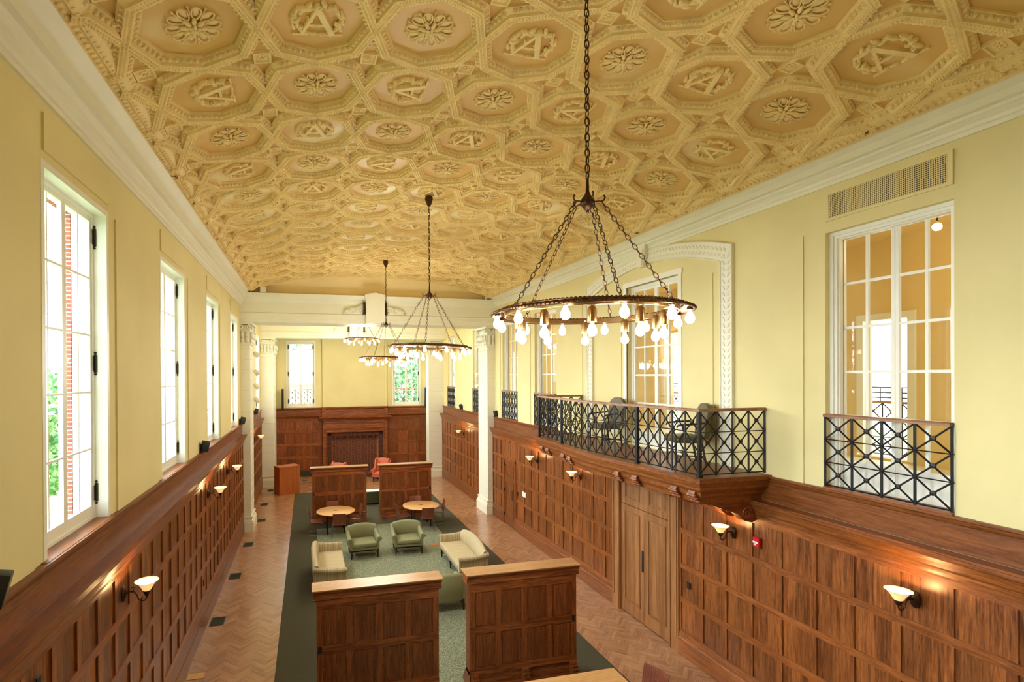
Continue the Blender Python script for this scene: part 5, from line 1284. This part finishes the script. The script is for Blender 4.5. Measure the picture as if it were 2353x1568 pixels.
for x_, y_, lb in ((-1.93, 8.3, 'small sprinkler head at the left ceiling border'), (6.80, 4.9, 'small dark sprinkler head at the right ceiling border, nearest'), (6.80, 9.5, 'small dark sprinkler head at the right ceiling border, farther off')):
    t = thing('sprinkler_head', lb, 'sprinkler', (x_, y_, 8.53)); m = MB(); m.tube([(0, 0, .05), (0, 0, -.03)], .012, 6); m.lathe([(0, -.03), (.035, -.032), (.035, -.038), (0, -.04)], n=10); m.obj('nozzle', 'bronze', t)

# ================================================================== OUTSIDE
m = MB(); m.box(-60, 60, 29.4, 90, -.6, -.4); m.box(-60, -2.66, -40, 29.4, -.6, -.4); struct(m.obj('ground', 'lawn', smooth=0), 'lawn outside the windows', 'ground')
def tree(x_, y_, h, r, lb, seed, n=2600):
    t = thing('tree', lb, 'tree', (x_, y_, -.4), group='trees outside the windows'); rr = random.Random(seed)
    m = MB(); m.tube([(0, 0, 0), (.05, 0, h * .35), (0, .1, h * .7)], [.22, .16, .06], 8)
    for k in range(8): a = rr.random() * 6.28; m.tube([(0, 0, h * (.3 + .05 * k)), (r * .5 * cos(a), r * .5 * sin(a), h * (.45 + .06 * k))], [.08, .02], 5)
    m.obj('trunk', 'bark', t); m = MB()
    for k in range(n):
        while True:
            p = Vector((rr.uniform(-1, 1), rr.uniform(-1, 1), rr.uniform(-1, 1)))
            if .35 < p.length < 1: break
        c = Vector((p.x * r, p.y * r, h * .62 + p.z * h * .38)); s = rr.uniform(.10, .22); a = Vector((rr.uniform(-1, 1), rr.uniform(-1, 1), rr.uniform(-1, 1))).normalized(); b = a.orthogonal().normalized()
        m.add([c - a * s, c + b * s * .5, c + a * s, c - b * s * .5], [(0, 1, 2, 3)])
    m.obj('foliage', 'leaf', t, smooth=0); return t
tree(-3.4, 60, 17.5, 4.6, 'tree whose crown shows at the top of the left far window', 1); tree(5.2, 61, 17.0, 4.5, 'tree behind the pale roof, between the far windows', 2)
tree(6.6, 35, 7.6, 2.2, 'bushy tree filling the lower right far window', 3); tree(11.0, 42, 12, 3.2, 'taller tree at the right of the right far window', 4)
tree(-9.2, 13, 6.2, 2.2, 'tree seen low through the nearest left window', 5); tree(-9.6, 20, 6.5, 2.2, 'tree outside, farther along the left windows', 6); tree(-17.5, 27, 12, 3, 'tall tree seen through the upper panes of the nearest left window', 7)
t = thing('brick_building', 'red brick building with a pale roof beyond the left far window', 'building', (-4.5, 48, -.4))
m = MB(); m.box(-7, 6.5, -3, 5, 0, 5.2); m.obj('walls', 'palebrick', t, smooth=0); m = MB(); m.prism([(-3.5, 5.2), (5.5, 5.2), (1.0, 8.3)], -7.5, 7, 'x'); m.obj('roof', 'paleroof', t, smooth=0)
MB().box(1.0, 2.0, -3.05, -2.9, 3.2, 5.0).obj('window', 'whitep', t, smooth=0)
m = MB(); m.box(-3, 8, YB + .4, 30.2, 3.6, 3.8); m.box(-3, 8, 30.0, 30.2, -.5, 3.6); struct(m.obj('floor', 'cream', smooth=0), 'pale terrace slab outside the far windows', 'terrace')
for (a, b), l in zip(BW, ('left', 'right')):
    t = thing('terrace_railing', 'iron railing outside the %s far window' % l, 'railing', (0, 0, 0)); railing(t, [(a - .3, 29.9), (b + .3, 29.9)], 3.8, 4.75, cell=.33)
